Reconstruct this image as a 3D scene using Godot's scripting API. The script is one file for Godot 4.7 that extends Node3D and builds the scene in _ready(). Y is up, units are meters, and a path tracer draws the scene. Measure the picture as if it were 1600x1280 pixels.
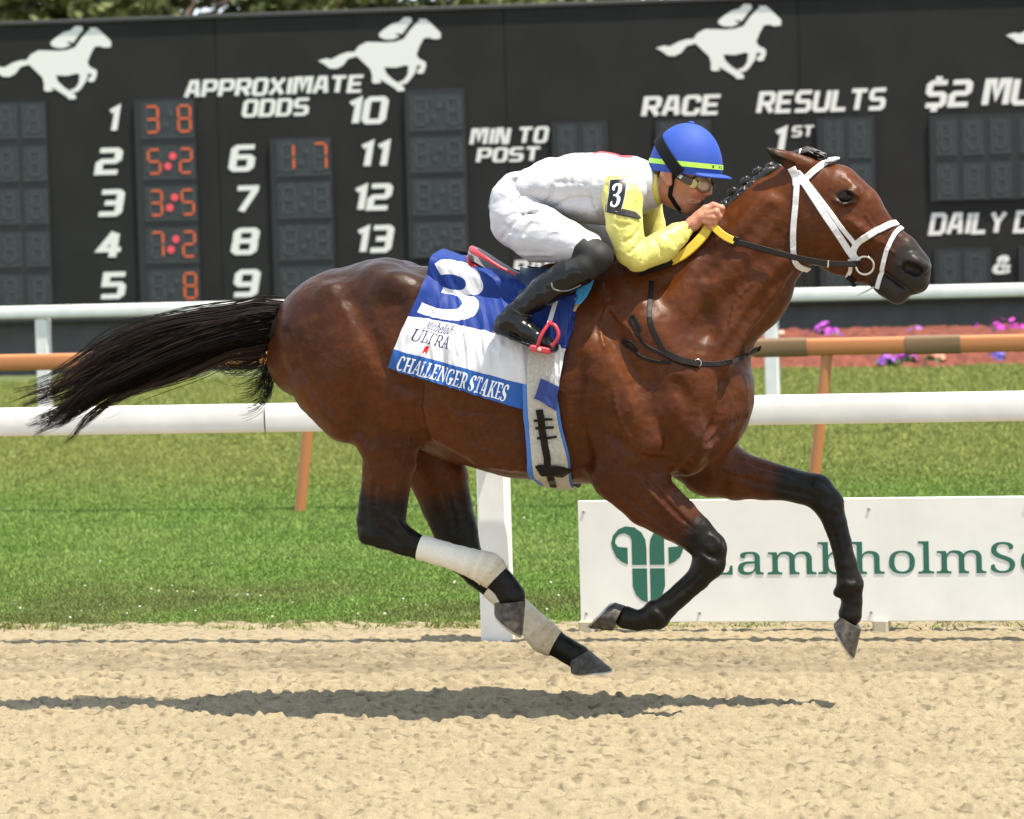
extends Node3D
# A racehorse and rider at full gallop past an infield tote board.
# World: x runs along the track, y up, z towards the stands; metres. The horse's middle plane is z = 0.

var rng := RandomNumberGenerator.new()
var grain := FastNoiseLite.new()
var used := {}


# ------------------------------------------------------------------ soft shapes
# A body is a list of tapered capsules with elliptic section (radius r in the x-y plane, half width w along z),
# joined by a smooth minimum and meshed as surface nets.
class Field:
	var s := PackedFloat32Array()   # seventeen numbers a segment
	var n := 0
	var chains := 0
	var lo := Vector3(1e3, 1e3, 1e3)
	var hi := Vector3(-1e3, -1e3, -1e3)
	var fold: FastNoiseLite
	var fold_size := 0.0
	var fold_scale := Vector3.ONE

	func seg(a: Vector3, b: Vector3, ra: float, rb: float, wa: float, wb: float, k: float, carve := 0.0, da := 0.0, db := 0.0) -> void:
		var d := b - a
		var l := d.length_squared()
		s.append_array(PackedFloat32Array([a.x, a.y, a.z, d.x, d.y, d.z, 1.0 / l if l > 1e-9 else 0.0, ra, rb - ra, wa, wb - wa, k, carve, da, db, maxf(maxf(ra, rb), maxf(wa, wb)) + k, chains]))
		n += 1
		if carve == 0.0:
			var m := maxf(maxf(ra, rb), maxf(wa, wb)) + 0.03
			lo = lo.min(a.min(b) - Vector3(m, m, m))
			hi = hi.max(a.max(b) + Vector3(m, m, m))

	# a chain: six numbers a station (x, y, z, r, w, darkness)
	func chain(v: Array, k := 0.03, carve := 0.0) -> void:
		chains += 1
		if v.size() == 6:
			v = v + v
		for i in range(0, v.size() - 6, 6):
			seg(Vector3(v[i], v[i + 1], v[i + 2]), Vector3(v[i + 6], v[i + 7], v[i + 8]), v[i + 3], v[i + 9], v[i + 4], v[i + 10], k, carve, v[i + 5], v[i + 11])

	func pair(v: Array, k := 0.03, carve := 0.0) -> void:
		chain(v, k, carve)
		var m := v.duplicate()
		for i in range(2, m.size(), 6):
			m[i] = -m[i]
		chain(m, k, carve)

	func near(p: Vector3, reach: float) -> PackedInt32Array:
		var list := PackedInt32Array()
		for i in n:
			var o := i * 17
			var q := p - Vector3(s[o], s[o + 1], s[o + 2])
			var d := Vector3(s[o + 3], s[o + 4], s[o + 5])
			if (q - d * clampf(q.dot(d) * s[o + 6], 0.0, 1.0)).length() < s[o + 15] + reach:
				list.append(i)
		return list

	# distance to the skin: the nearest segment of each chain, chains melted into each other
	func at(p: Vector3, list: PackedInt32Array) -> float:
		var d := 10.0
		var best := 10.0
		var last := -1.0
		var k := 0.01
		var carve := 0.0
		for i in list:
			var o := i * 17
			var qx := p.x - s[o]
			var qy := p.y - s[o + 1]
			var qz := p.z - s[o + 2]
			var t := clampf((qx * s[o + 3] + qy * s[o + 4] + qz * s[o + 5]) * s[o + 6], 0.0, 1.0)
			qx -= t * s[o + 3]
			qy -= t * s[o + 4]
			qz -= t * s[o + 5]
			var r := s[o + 7] + t * s[o + 8]
			var w := s[o + 9] + t * s[o + 10]
			var e := (qx * qx + qy * qy) / (r * r)
			var z := qz * qz / (w * w)
			var g := e / (r * r) + z / (w * w)
			var a := sqrt(e + z)
			var v := a * (a - 1.0) / sqrt(g) if g > 1e-9 else -minf(r, w)
			if s[o + 16] != last:
				if last >= 0.0:
					if carve == 0.0:
						var h := maxf(k - absf(d - best), 0.0)
						d = minf(d, best) - h * h / k * 0.25
					else:
						var h := maxf(k - absf(d + best), 0.0)
						d = maxf(d, -best) + h * h / k * 0.25
				best = v
				last = s[o + 16]
				k = s[o + 11]
				carve = s[o + 12]
			else:
				var h := maxf(0.006 - absf(best - v), 0.0)
				best = minf(best, v) - h * h * 41.7
		if last >= 0.0:
			if carve == 0.0:
				var h := maxf(k - absf(d - best), 0.0)
				d = minf(d, best) - h * h / k * 0.25
			else:
				var h := maxf(k - absf(d + best), 0.0)
				d = maxf(d, -best) + h * h / k * 0.25
		if fold:
			d += fold_size * fold.get_noise_3dv(p * fold_scale)
		return d

	# a low ridge (h > 0) or groove (h < 0) drawn on the skin through points given on its near side
	func relief(points: Array, r: float, h: float, k := 0.01, both := true) -> void:
		var v := []
		var m := points.size() * 4 - 3
		for i in m:
			var q := i / 4
			var u := (i % 4) / 4.0
			var p: Vector3 = points[q] if u == 0.0 else points[q].cubic_interpolate(points[q + 1], points[maxi(q - 1, 0)], points[mini(q + 2, points.size() - 1)], u)
			p.z = skin(p.x, p.y, 0.55, 0.0 if both else -0.4)
			if p.z <= 0.0 and both:
				continue
			var taper := 0.35 + 0.65 * sqrt(sin(PI * clampf((i + 0.6) / (m + 0.2), 0.0, 1.0)))
			var c := p + normal(p) * ((h - r) if h > 0.0 else (r + h * taper))
			v.append_array([c.x, c.y, c.z, r * (taper if h > 0.0 else 1.0), r * (taper if h > 0.0 else 1.0), -1.0])
		if v.size() < 12:
			return
		if both:
			pair(v, k, 0.0 if h > 0.0 else 1.0)
		else:
			chain(v, k, 0.0 if h > 0.0 else 1.0)

	func shade(p: Vector3, list: PackedInt32Array) -> float:
		var sum := 0.0
		var all := 1e-9
		for i in list:
			var o := i * 17
			if s[o + 12] != 0.0 or s[o + 13] < 0.0:
				continue
			var q := p - Vector3(s[o], s[o + 1], s[o + 2])
			var d := Vector3(s[o + 3], s[o + 4], s[o + 5])
			var t := clampf(q.dot(d) * s[o + 6], 0.0, 1.0)
			q -= d * t
			var r := s[o + 7] + t * s[o + 8]
			var w := s[o + 9] + t * s[o + 10]
			var v := sqrt((q.x * q.x + q.y * q.y) / (r * r) + q.z * q.z / (w * w)) - 1.0
			var f := exp(-clampf(v, -0.1, 4.0) * 9.0)
			sum += f * (s[o + 13] + t * s[o + 14] - t * s[o + 13])
			all += f
		return sum / all

	# z of the skin seen from the stands at (x, y); 0 where there is none
	func skin(x: float, y: float, from := 0.55, to := 0.0) -> float:
		var list := PackedInt32Array()
		for i in n:
			var o := i * 17
			var q := Vector2(x - s[o], y - s[o + 1])
			var d := Vector2(s[o + 3], s[o + 4])
			var l := d.length_squared()
			if (q - d * (clampf(q.dot(d) / l, 0.0, 1.0) if l > 1e-9 else 0.0)).length() < s[o + 15] + 0.02:
				list.append(i)
		if list.is_empty():
			return 0.0
		var z := from
		for i in 90:
			var d := at(Vector3(x, y, z), list)
			if d < 0.0006:
				return z
			z -= maxf(d * 0.7, 0.001)
			if z < to:
				return 0.0
		return z

	func normal(p: Vector3) -> Vector3:
		var l := near(p, 0.04)
		var e := 0.004
		return Vector3(at(p + Vector3(e, 0, 0), l) - at(p - Vector3(e, 0, 0), l), at(p + Vector3(0, e, 0), l) - at(p - Vector3(0, e, 0), l), at(p + Vector3(0, 0, e), l) - at(p - Vector3(0, 0, e), l)).normalized()

	func grown(by: float) -> Field:
		var f := Field.new()
		f.s = s.duplicate()
		f.n = n
		for i in n:
			f.s[i * 17 + 7] += by
			f.s[i * 17 + 9] += by
		f.lo = lo - Vector3(by, by, by)
		f.hi = hi + Vector3(by, by, by)
		return f


class Nets:
	const B := 8
	var f: Field
	var cell := 0.01
	var dims := Vector3i()
	var found: Array = []
	var paint: Callable

	func share(first: int, total: int) -> void:
		for block in range(first, total, 4):
			run(block)

	func run(block: int) -> void:
		var bx := block % dims.x
		var by := block / dims.x % dims.y
		var bz := block / (dims.x * dims.y)
		var base := f.lo + Vector3(bx, by, bz) * (B * cell)
		var half := Vector3.ONE * (B * 0.5 * cell)
		var reach := half.length() + cell * 2.0
		var list := f.near(base + half, reach)
		if list.is_empty() or absf(f.at(base + half, list)) > reach * 2.2 + f.fold_size:
			return
		var m := B + 2
		var v := PackedFloat32Array()
		v.resize(m * m * m)
		var any_in := false
		var any_out := false
		for k in m:
			for j in m:
				for i in m:
					var d := f.at(base + Vector3(i - 1, j - 1, k - 1) * cell, list)
					v[i + m * (j + m * k)] = d
					if d < 0.0:
						any_in = true
					else:
						any_out = true
		if not (any_in and any_out):
			return
		var c := B + 1
		var at := PackedInt32Array()
		at.resize(c * c * c)
		at.fill(-1)
		var pos := PackedVector3Array()
		var nor := PackedVector3Array()
		var col := PackedColorArray()
		var key := PackedInt64Array()
		var off := [0, 1, m, m + 1, m * m, m * m + 1, m * m + m, m * m + m + 1]
		var g := PackedFloat32Array()
		g.resize(8)
		for k in c:
			for j in c:
				for i in c:
					var o := i + m * (j + m * k)
					var inside := 0
					for q in 8:
						g[q] = v[o + off[q]]
						if g[q] < 0.0:
							inside += 1
					if inside == 0 or inside == 8:
						continue
					var sum := Vector3.ZERO
					var count := 0
					for q in 8:
						for axis in 3:
							var bit := 1 << axis
							if q & bit:
								continue
							var a := g[q]
							var b := g[q | bit]
							if (a < 0.0) == (b < 0.0):
								continue
							var p := Vector3(q & 1, (q >> 1) & 1, (q >> 2) & 1)
							p[axis] += a / (a - b)
							sum += p
							count += 1
					var w := base + (Vector3(i - 1, j - 1, k - 1) + sum / count) * cell
					var nn := Vector3(g[1] - g[0] + g[3] - g[2] + g[5] - g[4] + g[7] - g[6], g[2] - g[0] + g[3] - g[1] + g[6] - g[4] + g[7] - g[5], g[4] - g[0] + g[5] - g[1] + g[6] - g[2] + g[7] - g[3]).normalized()
					at[i + c * (j + c * k)] = pos.size()
					pos.append(w)
					nor.append(nn)
					col.append((paint as Callable).call(w, nn, f.shade(w, list)))
					key.append((bx * B + i) + (by * B + j) * 4096 + (bz * B + k) * 16777216)
		var quads := PackedInt32Array()
		for k in range(1, c):
			for j in range(1, c):
				for i in range(1, c):
					var o := i + m * (j + m * k)
					var a := v[o]
					for axis in 3:
						var b: float = v[o + [1, m, m * m][axis]]
						if (a < 0.0) == (b < 0.0):
							continue
						var e := i + c * (j + c * k)
						var u: int = [c, c * c, 1][axis]
						var t: int = [c * c, 1, c][axis]
						var q := [at[e], at[e - u], at[e - u - t], at[e - t]]
						if a < 0.0:
							q.reverse()
						quads.append_array(PackedInt32Array([q[0], q[1], q[2], q[0], q[2], q[3]]))
		found[block] = [pos, nor, col, key, quads]

	func mesh() -> ArrayMesh:
		dims = Vector3i(((f.hi - f.lo) / (B * cell)).ceil()) + Vector3i.ONE
		var total := dims.x * dims.y * dims.z
		found.resize(total)
		var crew := []
		for i in 4:
			var hand := Thread.new()
			hand.start(share.bind(i, total))
			crew.append(hand)
		for hand in crew:
			hand.wait_to_finish()
		var pos := PackedVector3Array()
		var nor := PackedVector3Array()
		var col := PackedColorArray()
		var index := PackedInt32Array()
		var seen := {}
		for r in found:
			if r == null:
				continue
			var to := PackedInt32Array()
			to.resize(r[0].size())
			for i in r[0].size():
				var key: int = r[3][i]
				if seen.has(key):
					to[i] = seen[key]
				else:
					to[i] = pos.size()
					seen[key] = pos.size()
					pos.append(r[0][i])
					nor.append(r[1][i])
					col.append(r[2][i])
			for i in r[4]:
				index.append(to[i])
		found.clear()
		var a := []
		a.resize(Mesh.ARRAY_MAX)
		a[Mesh.ARRAY_VERTEX] = pos
		a[Mesh.ARRAY_NORMAL] = nor
		a[Mesh.ARRAY_COLOR] = col
		a[Mesh.ARRAY_INDEX] = index
		var out := ArrayMesh.new()
		out.add_surface_from_arrays(Mesh.PRIMITIVE_TRIANGLES, a)
		return out


func nets(f: Field, cell: float, paint: Callable) -> ArrayMesh:
	var n := Nets.new()
	n.f = f
	n.cell = cell
	n.paint = paint
	return n.mesh()


func flat_paint(c: Color) -> Callable:
	return func(_p: Vector3, _n: Vector3, _s: float) -> Color: return c


# ------------------------------------------------------------------ naming and building
func numbered(called: String) -> String:
	var k: int = used.get(called, 0)
	used[called] = k + 1
	return called if k == 0 else "%s_%03d" % [called, k]


func tag(o: Node3D, label := "", category := "", group := "", kind := "") -> Node3D:
	if label:
		o.set_meta("label", label)
	if category:
		o.set_meta("category", category)
	if group:
		o.set_meta("group", group)
	if kind:
		o.set_meta("kind", kind)
	return o


func thing(called: String, label: String, category: String, at := Vector3.ZERO, group := "") -> Node3D:
	var o := Node3D.new()
	o.name = numbered(called)
	add_child(o)
	o.position = at
	tag(o, label, category, group)
	return o


func put(called: String, mesh: Mesh, m: Material, parent: Node3D = self, at := Vector3.ZERO, turn := Vector3.ZERO) -> MeshInstance3D:
	var o := MeshInstance3D.new()
	o.name = numbered(called) if parent == self else called
	o.mesh = mesh
	o.material_override = m
	o.position = at
	o.rotation = turn
	parent.add_child(o, true)
	return o


func mat(c: Color, rough := 0.6, more := {}) -> StandardMaterial3D:
	var m := StandardMaterial3D.new()
	m.albedo_color = c.linear_to_srgb()
	m.roughness = rough
	for k in more:
		m.set(k, more[k])
	return m


func tinted(rough := 0.6, more := {}) -> StandardMaterial3D:
	return mat(Color.WHITE, rough, {"vertex_color_use_as_albedo": true}.merged(more))


# a repeating noise picture between two grey levels
func speckle(seed_: int, freq: float, from: float, to: float, octaves := 4, size := 512, as_normal := false, bump := 4.0) -> NoiseTexture2D:
	var t := NoiseTexture2D.new()
	t.width = size
	t.height = size
	t.seamless = true
	t.generate_mipmaps = false
	var f := FastNoiseLite.new()
	f.seed = seed_
	f.frequency = freq
	f.fractal_octaves = octaves
	t.noise = f
	if as_normal:
		t.as_normal_map = true
		t.bump_strength = bump
	else:
		var g := Gradient.new()
		g.colors = PackedColorArray([Color(from, from, from), Color(to, to, to)])
		t.color_ramp = g
	return t


func tri(m: StandardMaterial3D, size: float, world := true) -> StandardMaterial3D:
	m.uv1_triplanar = true
	m.uv1_world_triplanar = world
	m.uv1_scale = Vector3.ONE / size
	return m


func start() -> SurfaceTool:
	var st := SurfaceTool.new()
	st.begin(Mesh.PRIMITIVE_TRIANGLES)
	return st


func quad(st: SurfaceTool, a: Vector3, b: Vector3, c: Vector3, d: Vector3) -> void:
	for p in [a, b, c, a, c, d]:
		st.add_vertex(p)


# box with chamfered edges along its length x
func box_mesh(size: Vector3, bevel := 0.0) -> Mesh:
	if bevel <= 0.0:
		var b := BoxMesh.new()
		b.size = size
		return b
	var st := start()
	st.set_smooth_group(-1)
	var h := size * 0.5
	var c := minf(bevel, minf(h.x, minf(h.y, h.z)) * 0.9)
	var ring := func(y: float, inset: float) -> PackedVector3Array:
		var x := h.x - inset
		var z := h.z - inset
		return PackedVector3Array([Vector3(-x + c, y, z), Vector3(x - c, y, z), Vector3(x, y, z - c), Vector3(x, y, -z + c), Vector3(x - c, y, -z), Vector3(-x + c, y, -z), Vector3(-x, y, -z + c), Vector3(-x, y, z - c)])
	var rings := [(ring as Callable).call(-h.y, c * 0.9), (ring as Callable).call(-h.y + c, 0.0), (ring as Callable).call(h.y - c, 0.0), (ring as Callable).call(h.y, c * 0.9)]
	for k in 3:
		for i in 8:
			var j := (i + 1) % 8
			quad(st, rings[k][i], rings[k + 1][i], rings[k + 1][j], rings[k][j])
	for i in range(1, 7):
		for p in [rings[3][0], rings[3][i + 1], rings[3][i], rings[0][0], rings[0][i], rings[0][i + 1]]:
			st.add_vertex(p)
	st.generate_normals()
	return st.commit()


# a tube of varying section along points; squash flattens it along the side axis
func tube(path: Array, radii: Array, sides := 10, st: SurfaceTool = null, tint := Color.WHITE, cap := true) -> Mesh:
	var own := st == null
	if own:
		st = start()
	var n := path.size()
	var rings: Array = []
	var up := Vector3(0.013, 0.02, 1.0).normalized()
	for i in n:
		var t: Vector3 = (path[mini(i + 1, n - 1)] - path[maxi(i - 1, 0)]).normalized()
		var s := t.cross(up).normalized()
		var u := s.cross(t)
		var r: float = radii[mini(i, radii.size() - 1)]
		var ring := PackedVector3Array()
		for k in sides:
			var a := TAU * k / sides
			ring.append(path[i] + (s * cos(a) + u * sin(a)) * r)
		rings.append(ring)
	st.set_color(tint)
	st.set_smooth_group(1 if own else 0)
	for i in n - 1:
		for k in sides:
			var j := (k + 1) % sides
			quad(st, rings[i][k], rings[i][j], rings[i + 1][j], rings[i + 1][k])
	if cap:
		st.set_smooth_group(-1)
		for k in range(1, sides - 1):
			for p in [rings[0][0], rings[0][k + 1], rings[0][k], rings[n - 1][0], rings[n - 1][k], rings[n - 1][k + 1]]:
				st.add_vertex(p)
	if not own:
		return null
	st.generate_normals()
	return st.commit()


# smooth curve through points
func curve(points: Array, per := 6) -> Array:
	var out := []
	for i in points.size() - 1:
		var a: Vector3 = points[maxi(i - 1, 0)]
		var b: Vector3 = points[i]
		var c: Vector3 = points[i + 1]
		var d: Vector3 = points[mini(i + 2, points.size() - 1)]
		for k in per:
			out.append(b.cubic_interpolate(c, a, d, float(k) / per))
	out.append(points[-1])
	return out


# a flat strap: box section of this width and thickness along points, lying across the given normals
func strap(points: Array, normals: Array, width: float, thick: float, st: SurfaceTool = null) -> Mesh:
	var own := st == null
	if own:
		st = start()
	var n := points.size()
	var rings := []
	for i in n:
		var t: Vector3 = (points[mini(i + 1, n - 1)] - points[maxi(i - 1, 0)]).normalized()
		var nn: Vector3 = normals[mini(i, normals.size() - 1)]
		nn = (nn - t * nn.dot(t)).normalized()
		var s := t.cross(nn) * width * 0.5
		var u := nn * thick
		var e := s * 0.82
		var p: Vector3 = points[i]
		rings.append([p - s - u * 0.4, p - s + u * 0.6, p - e + u, p + e + u, p + s + u * 0.6, p + s - u * 0.4])
	st.set_smooth_group(-1)
	for i in n - 1:
		for k in 6:
			var j := (k + 1) % 6
			quad(st, rings[i][k], rings[i + 1][k], rings[i + 1][j], rings[i][j])
	for k in range(1, 5):
		for p in [rings[0][0], rings[0][k], rings[0][k + 1], rings[n - 1][0], rings[n - 1][k + 1], rings[n - 1][k]]:
			st.add_vertex(p)
	if not own:
		return null
	st.generate_normals()
	return st.commit()


# strap that lies on a body: points are pressed onto the skin from the side
func girt(f: Field, points: Array, width: float, thick: float, off := 0.002, per := 5, st: SurfaceTool = null, far := false) -> Mesh:
	var path := curve(points, per)
	var normals := []
	for i in path.size():
		var p: Vector3 = path[i]
		var z := f.skin(p.x, p.y)
		if z > 0.0:
			p.z = z
		var nn := f.normal(p)
		path[i] = p + nn * off
		normals.append(nn)
	for i in range(1, path.size() - 1):
		normals[i] = (normals[i - 1] + normals[i] + normals[i + 1]).normalized()
	if far:
		for i in path.size():
			path[i] = path[i] * Vector3(1, 1, -1)
			normals[i] = normals[i] * Vector3(1, 1, -1)
	return strap(path, normals, width, thick, st)


# rings of points joined into a closed skin
func loft(rings: Array, st: SurfaceTool = null, cap := true) -> Mesh:
	var own := st == null
	if own:
		st = start()
	st.set_smooth_group(1)
	var m: int = rings[0].size()
	for i in rings.size() - 1:
		for k in m:
			var j := (k + 1) % m
			quad(st, rings[i][k], rings[i][j], rings[i + 1][j], rings[i + 1][k])
	if cap:
		st.set_smooth_group(-1)
		var z: int = rings.size() - 1
		for k in range(1, m - 1):
			for p in [rings[0][0], rings[0][k + 1], rings[0][k], rings[z][0], rings[z][k], rings[z][k + 1]]:
				st.add_vertex(p)
	if not own:
		return null
	st.generate_normals()
	return st.commit()


# outline in the x-y plane given as x, y, x, y ... with a thickness along z
func plate(outline: PackedVector2Array, thick: float, st: SurfaceTool = null, at := Vector3.ZERO) -> Mesh:
	var own := st == null
	if own:
		st = start()
	var poly := outline
	if Geometry2D.is_polygon_clockwise(poly):
		poly = poly.duplicate()
		poly.reverse()
	st.set_smooth_group(-1)
	var t := Geometry2D.triangulate_polygon(poly)
	for i in range(0, t.size(), 3):
		var a := poly[t[i]]
		var b := poly[t[i + 1]]
		var c := poly[t[i + 2]]
		if (b - a).cross(c - a) > 0.0:
			var x := b
			b = c
			c = x
		for p in [a, b, c]:
			st.add_vertex(at + Vector3(p.x, p.y, thick))
		for p in [a, c, b]:
			st.add_vertex(at + Vector3(p.x, p.y, 0))
	for i in poly.size():
		var a := poly[i]
		var b := poly[(i + 1) % poly.size()]
		quad(st, at + Vector3(a.x, a.y, 0), at + Vector3(a.x, a.y, thick), at + Vector3(b.x, b.y, thick), at + Vector3(b.x, b.y, 0))
	if not own:
		return null
	st.generate_normals()
	return st.commit()


func pairs(v: Array) -> PackedVector2Array:
	var out := PackedVector2Array()
	for i in range(0, v.size(), 2):
		out.append(Vector2(v[i], v[i + 1]))
	return out


func face_of(family: String, bold := false) -> SystemFont:
	var f := SystemFont.new()
	f.font_names = PackedStringArray([family])
	f.font_weight = 700 if bold else 400
	return f


# prints lettering into a picture: the text fills the box, leaning by the shear
func stamp(img: Image, text: String, font: Font, box: Rect2, c: Color, shear := 0.0, turn := 0.0) -> void:
	var tm := TextMesh.new()
	tm.text = text
	tm.font = font
	tm.font_size = 64
	tm.pixel_size = 0.01
	tm.depth = 0.02
	tm.curve_step = 0.5
	var v: PackedVector3Array = tm.get_mesh_arrays()[Mesh.ARRAY_VERTEX]
	var idx: PackedInt32Array = tm.get_mesh_arrays()[Mesh.ARRAY_INDEX]
	var b := Rect2(v[0].x, v[0].y, 0, 0)
	for p in v:
		b = b.expand(Vector2(p.x, p.y))
	var w := PackedVector2Array()
	for p in v:
		var q := Vector2((p.x - b.position.x) / b.size.x, 1.0 - (p.y - b.position.y) / b.size.y)
		var r := Vector2((q.x - 0.5) * box.size.x + (0.5 - q.y) * shear * box.size.y, (q.y - 0.5) * box.size.y).rotated(turn)
		w.append(box.get_center() + r)
	for i in range(0, idx.size(), 3):
		if v[idx[i]].z < 0.009 or v[idx[i + 1]].z < 0.009 or v[idx[i + 2]].z < 0.009:
			continue
		fill(img, w[idx[i]], w[idx[i + 1]], w[idx[i + 2]], c)


func fill(img: Image, a: Vector2, b: Vector2, c: Vector2, tint: Color) -> void:
	var y0 := maxi(0, floori(minf(a.y, minf(b.y, c.y))))
	var y1 := mini(img.get_height() - 1, ceili(maxf(a.y, maxf(b.y, c.y))))
	for y in range(y0, y1 + 1):
		var yy := y + 0.5
		var x0 := 1e9
		var x1 := -1e9
		for e in [[a, b], [b, c], [c, a]]:
			var p: Vector2 = e[0]
			var q: Vector2 = e[1]
			if (p.y <= yy) == (q.y <= yy):
				continue
			var x := p.x + (q.x - p.x) * (yy - p.y) / (q.y - p.y)
			x0 = minf(x0, x)
			x1 = maxf(x1, x)
		var i0 := maxi(0, ceili(x0 - 0.5))
		var i1 := mini(img.get_width() - 1, floori(x1 - 0.5))
		if i1 >= i0:
			img.fill_rect(Rect2i(i0, y, i1 - i0 + 1, 1), tint)


func sheet(points: Array, uvs: Array, cols: int, st: SurfaceTool) -> void:
	var rows := points.size() / cols
	for j in rows:
		for i in cols:
			st.set_uv(uvs[j * cols + i])
			st.add_vertex(points[j * cols + i])
	for j in rows - 1:
		for i in cols - 1:
			var o := j * cols + i
			for q in [o, o + 1, o + cols + 1, o, o + cols + 1, o + cols]:
				st.add_index(q)

# ------------------------------------------------------------------ light, sky, camera
func camera_and_light() -> void:
	var cam := Camera3D.new()
	cam.name = "camera"
	cam.transform = Transform3D(Basis(Vector3(0.97736, -0.02795, -0.20974), Vector3(0.01577, 0.99810, -0.05954), -Vector3(-0.21101, -0.05488, -0.97594)), Vector3(2.546, 1.66, 11.645))
	cam.fov = 12.9479
	cam.near = 0.1
	cam.far = 600.0
	var lens := CameraAttributesPhysical.new()
	lens.frustum_focal_length = 127.0
	lens.frustum_focus_distance = 11.95
	lens.exposure_aperture = 6.3
	cam.attributes = lens
	add_child(cam)
	cam.fov = 12.9479
	var around := WorldEnvironment.new()
	around.name = "daylight"
	var e := Environment.new()
	e.background_mode = Environment.BG_SKY
	var sm := ProceduralSkyMaterial.new()
	sm.sky_top_color = Color(0.60, 0.66, 0.72)
	sm.sky_horizon_color = Color(0.90, 0.93, 0.96)
	sm.sky_curve = 0.12
	sm.ground_bottom_color = Color(0.45, 0.42, 0.34)
	sm.ground_horizon_color = Color(0.78, 0.80, 0.80)
	sm.sun_angle_max = 1.0
	var cover := FastNoiseLite.new()
	cover.seed = 5
	cover.frequency = 0.006
	cover.fractal_octaves = 5
	var ct := NoiseTexture2D.new()
	ct.width = 1024
	ct.height = 512
	ct.seamless = true
	ct.noise = cover
	var cr := Gradient.new()
	cr.offsets = PackedFloat32Array([0.0, 0.5, 0.8])
	cr.colors = PackedColorArray([Color(0, 0, 0, 0), Color(0.25, 0.26, 0.28, 0.3), Color(0.9, 0.9, 0.9, 0.9)])
	ct.color_ramp = cr
	sm.sky_cover = ct
	sm.sky_cover_modulate = Color(1, 1, 1, 0.5)
	e.sky = Sky.new()
	e.sky.sky_material = sm
	e.background_energy_multiplier = 1.2
	e.tonemap_mode = Environment.TONE_MAPPER_LINEAR
	e.tonemap_exposure = 2.05
	e.sdfgi_enabled = true
	e.ssao_enabled = true
	e.ssil_enabled = true
	around.environment = e
	add_child(around)
	var sun := DirectionalLight3D.new()
	sun.name = "sun"
	sun.light_energy = 1.42
	sun.light_angular_distance = 0.5
	sun.light_color = Color(1.0, 0.96, 0.89)
	sun.shadow_enabled = true
	add_child(sun)
	sun.look_at_from_position(Vector3.ZERO, Vector3(-0.34, -1.0, -0.13), Vector3.UP)


# ------------------------------------------------------------------ ground
func lump(seed_: int, freq: float, octaves := 3) -> FastNoiseLite:
	var f := FastNoiseLite.new()
	f.seed = seed_
	f.frequency = freq
	f.fractal_octaves = octaves
	return f


func ground_height(z: float) -> float:
	# harrowed track, a furrow along the kerb side, the raised edge under the rail, then turf
	var h := 0.0
	h += 0.014 * smoothstep(-0.85, -1.1, z) - 0.010 * smoothstep(-1.5, -1.9, z)
	h -= 0.034 * exp(-pow((z + 0.82) / 0.06, 2.0))
	h += 0.014 * exp(-pow((z + 0.68) / 0.05, 2.0))
	h -= 0.012 * smoothstep(-2.1, -2.45, z) + 0.05 * smoothstep(-2.62, -2.86, z)
	return h


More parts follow.
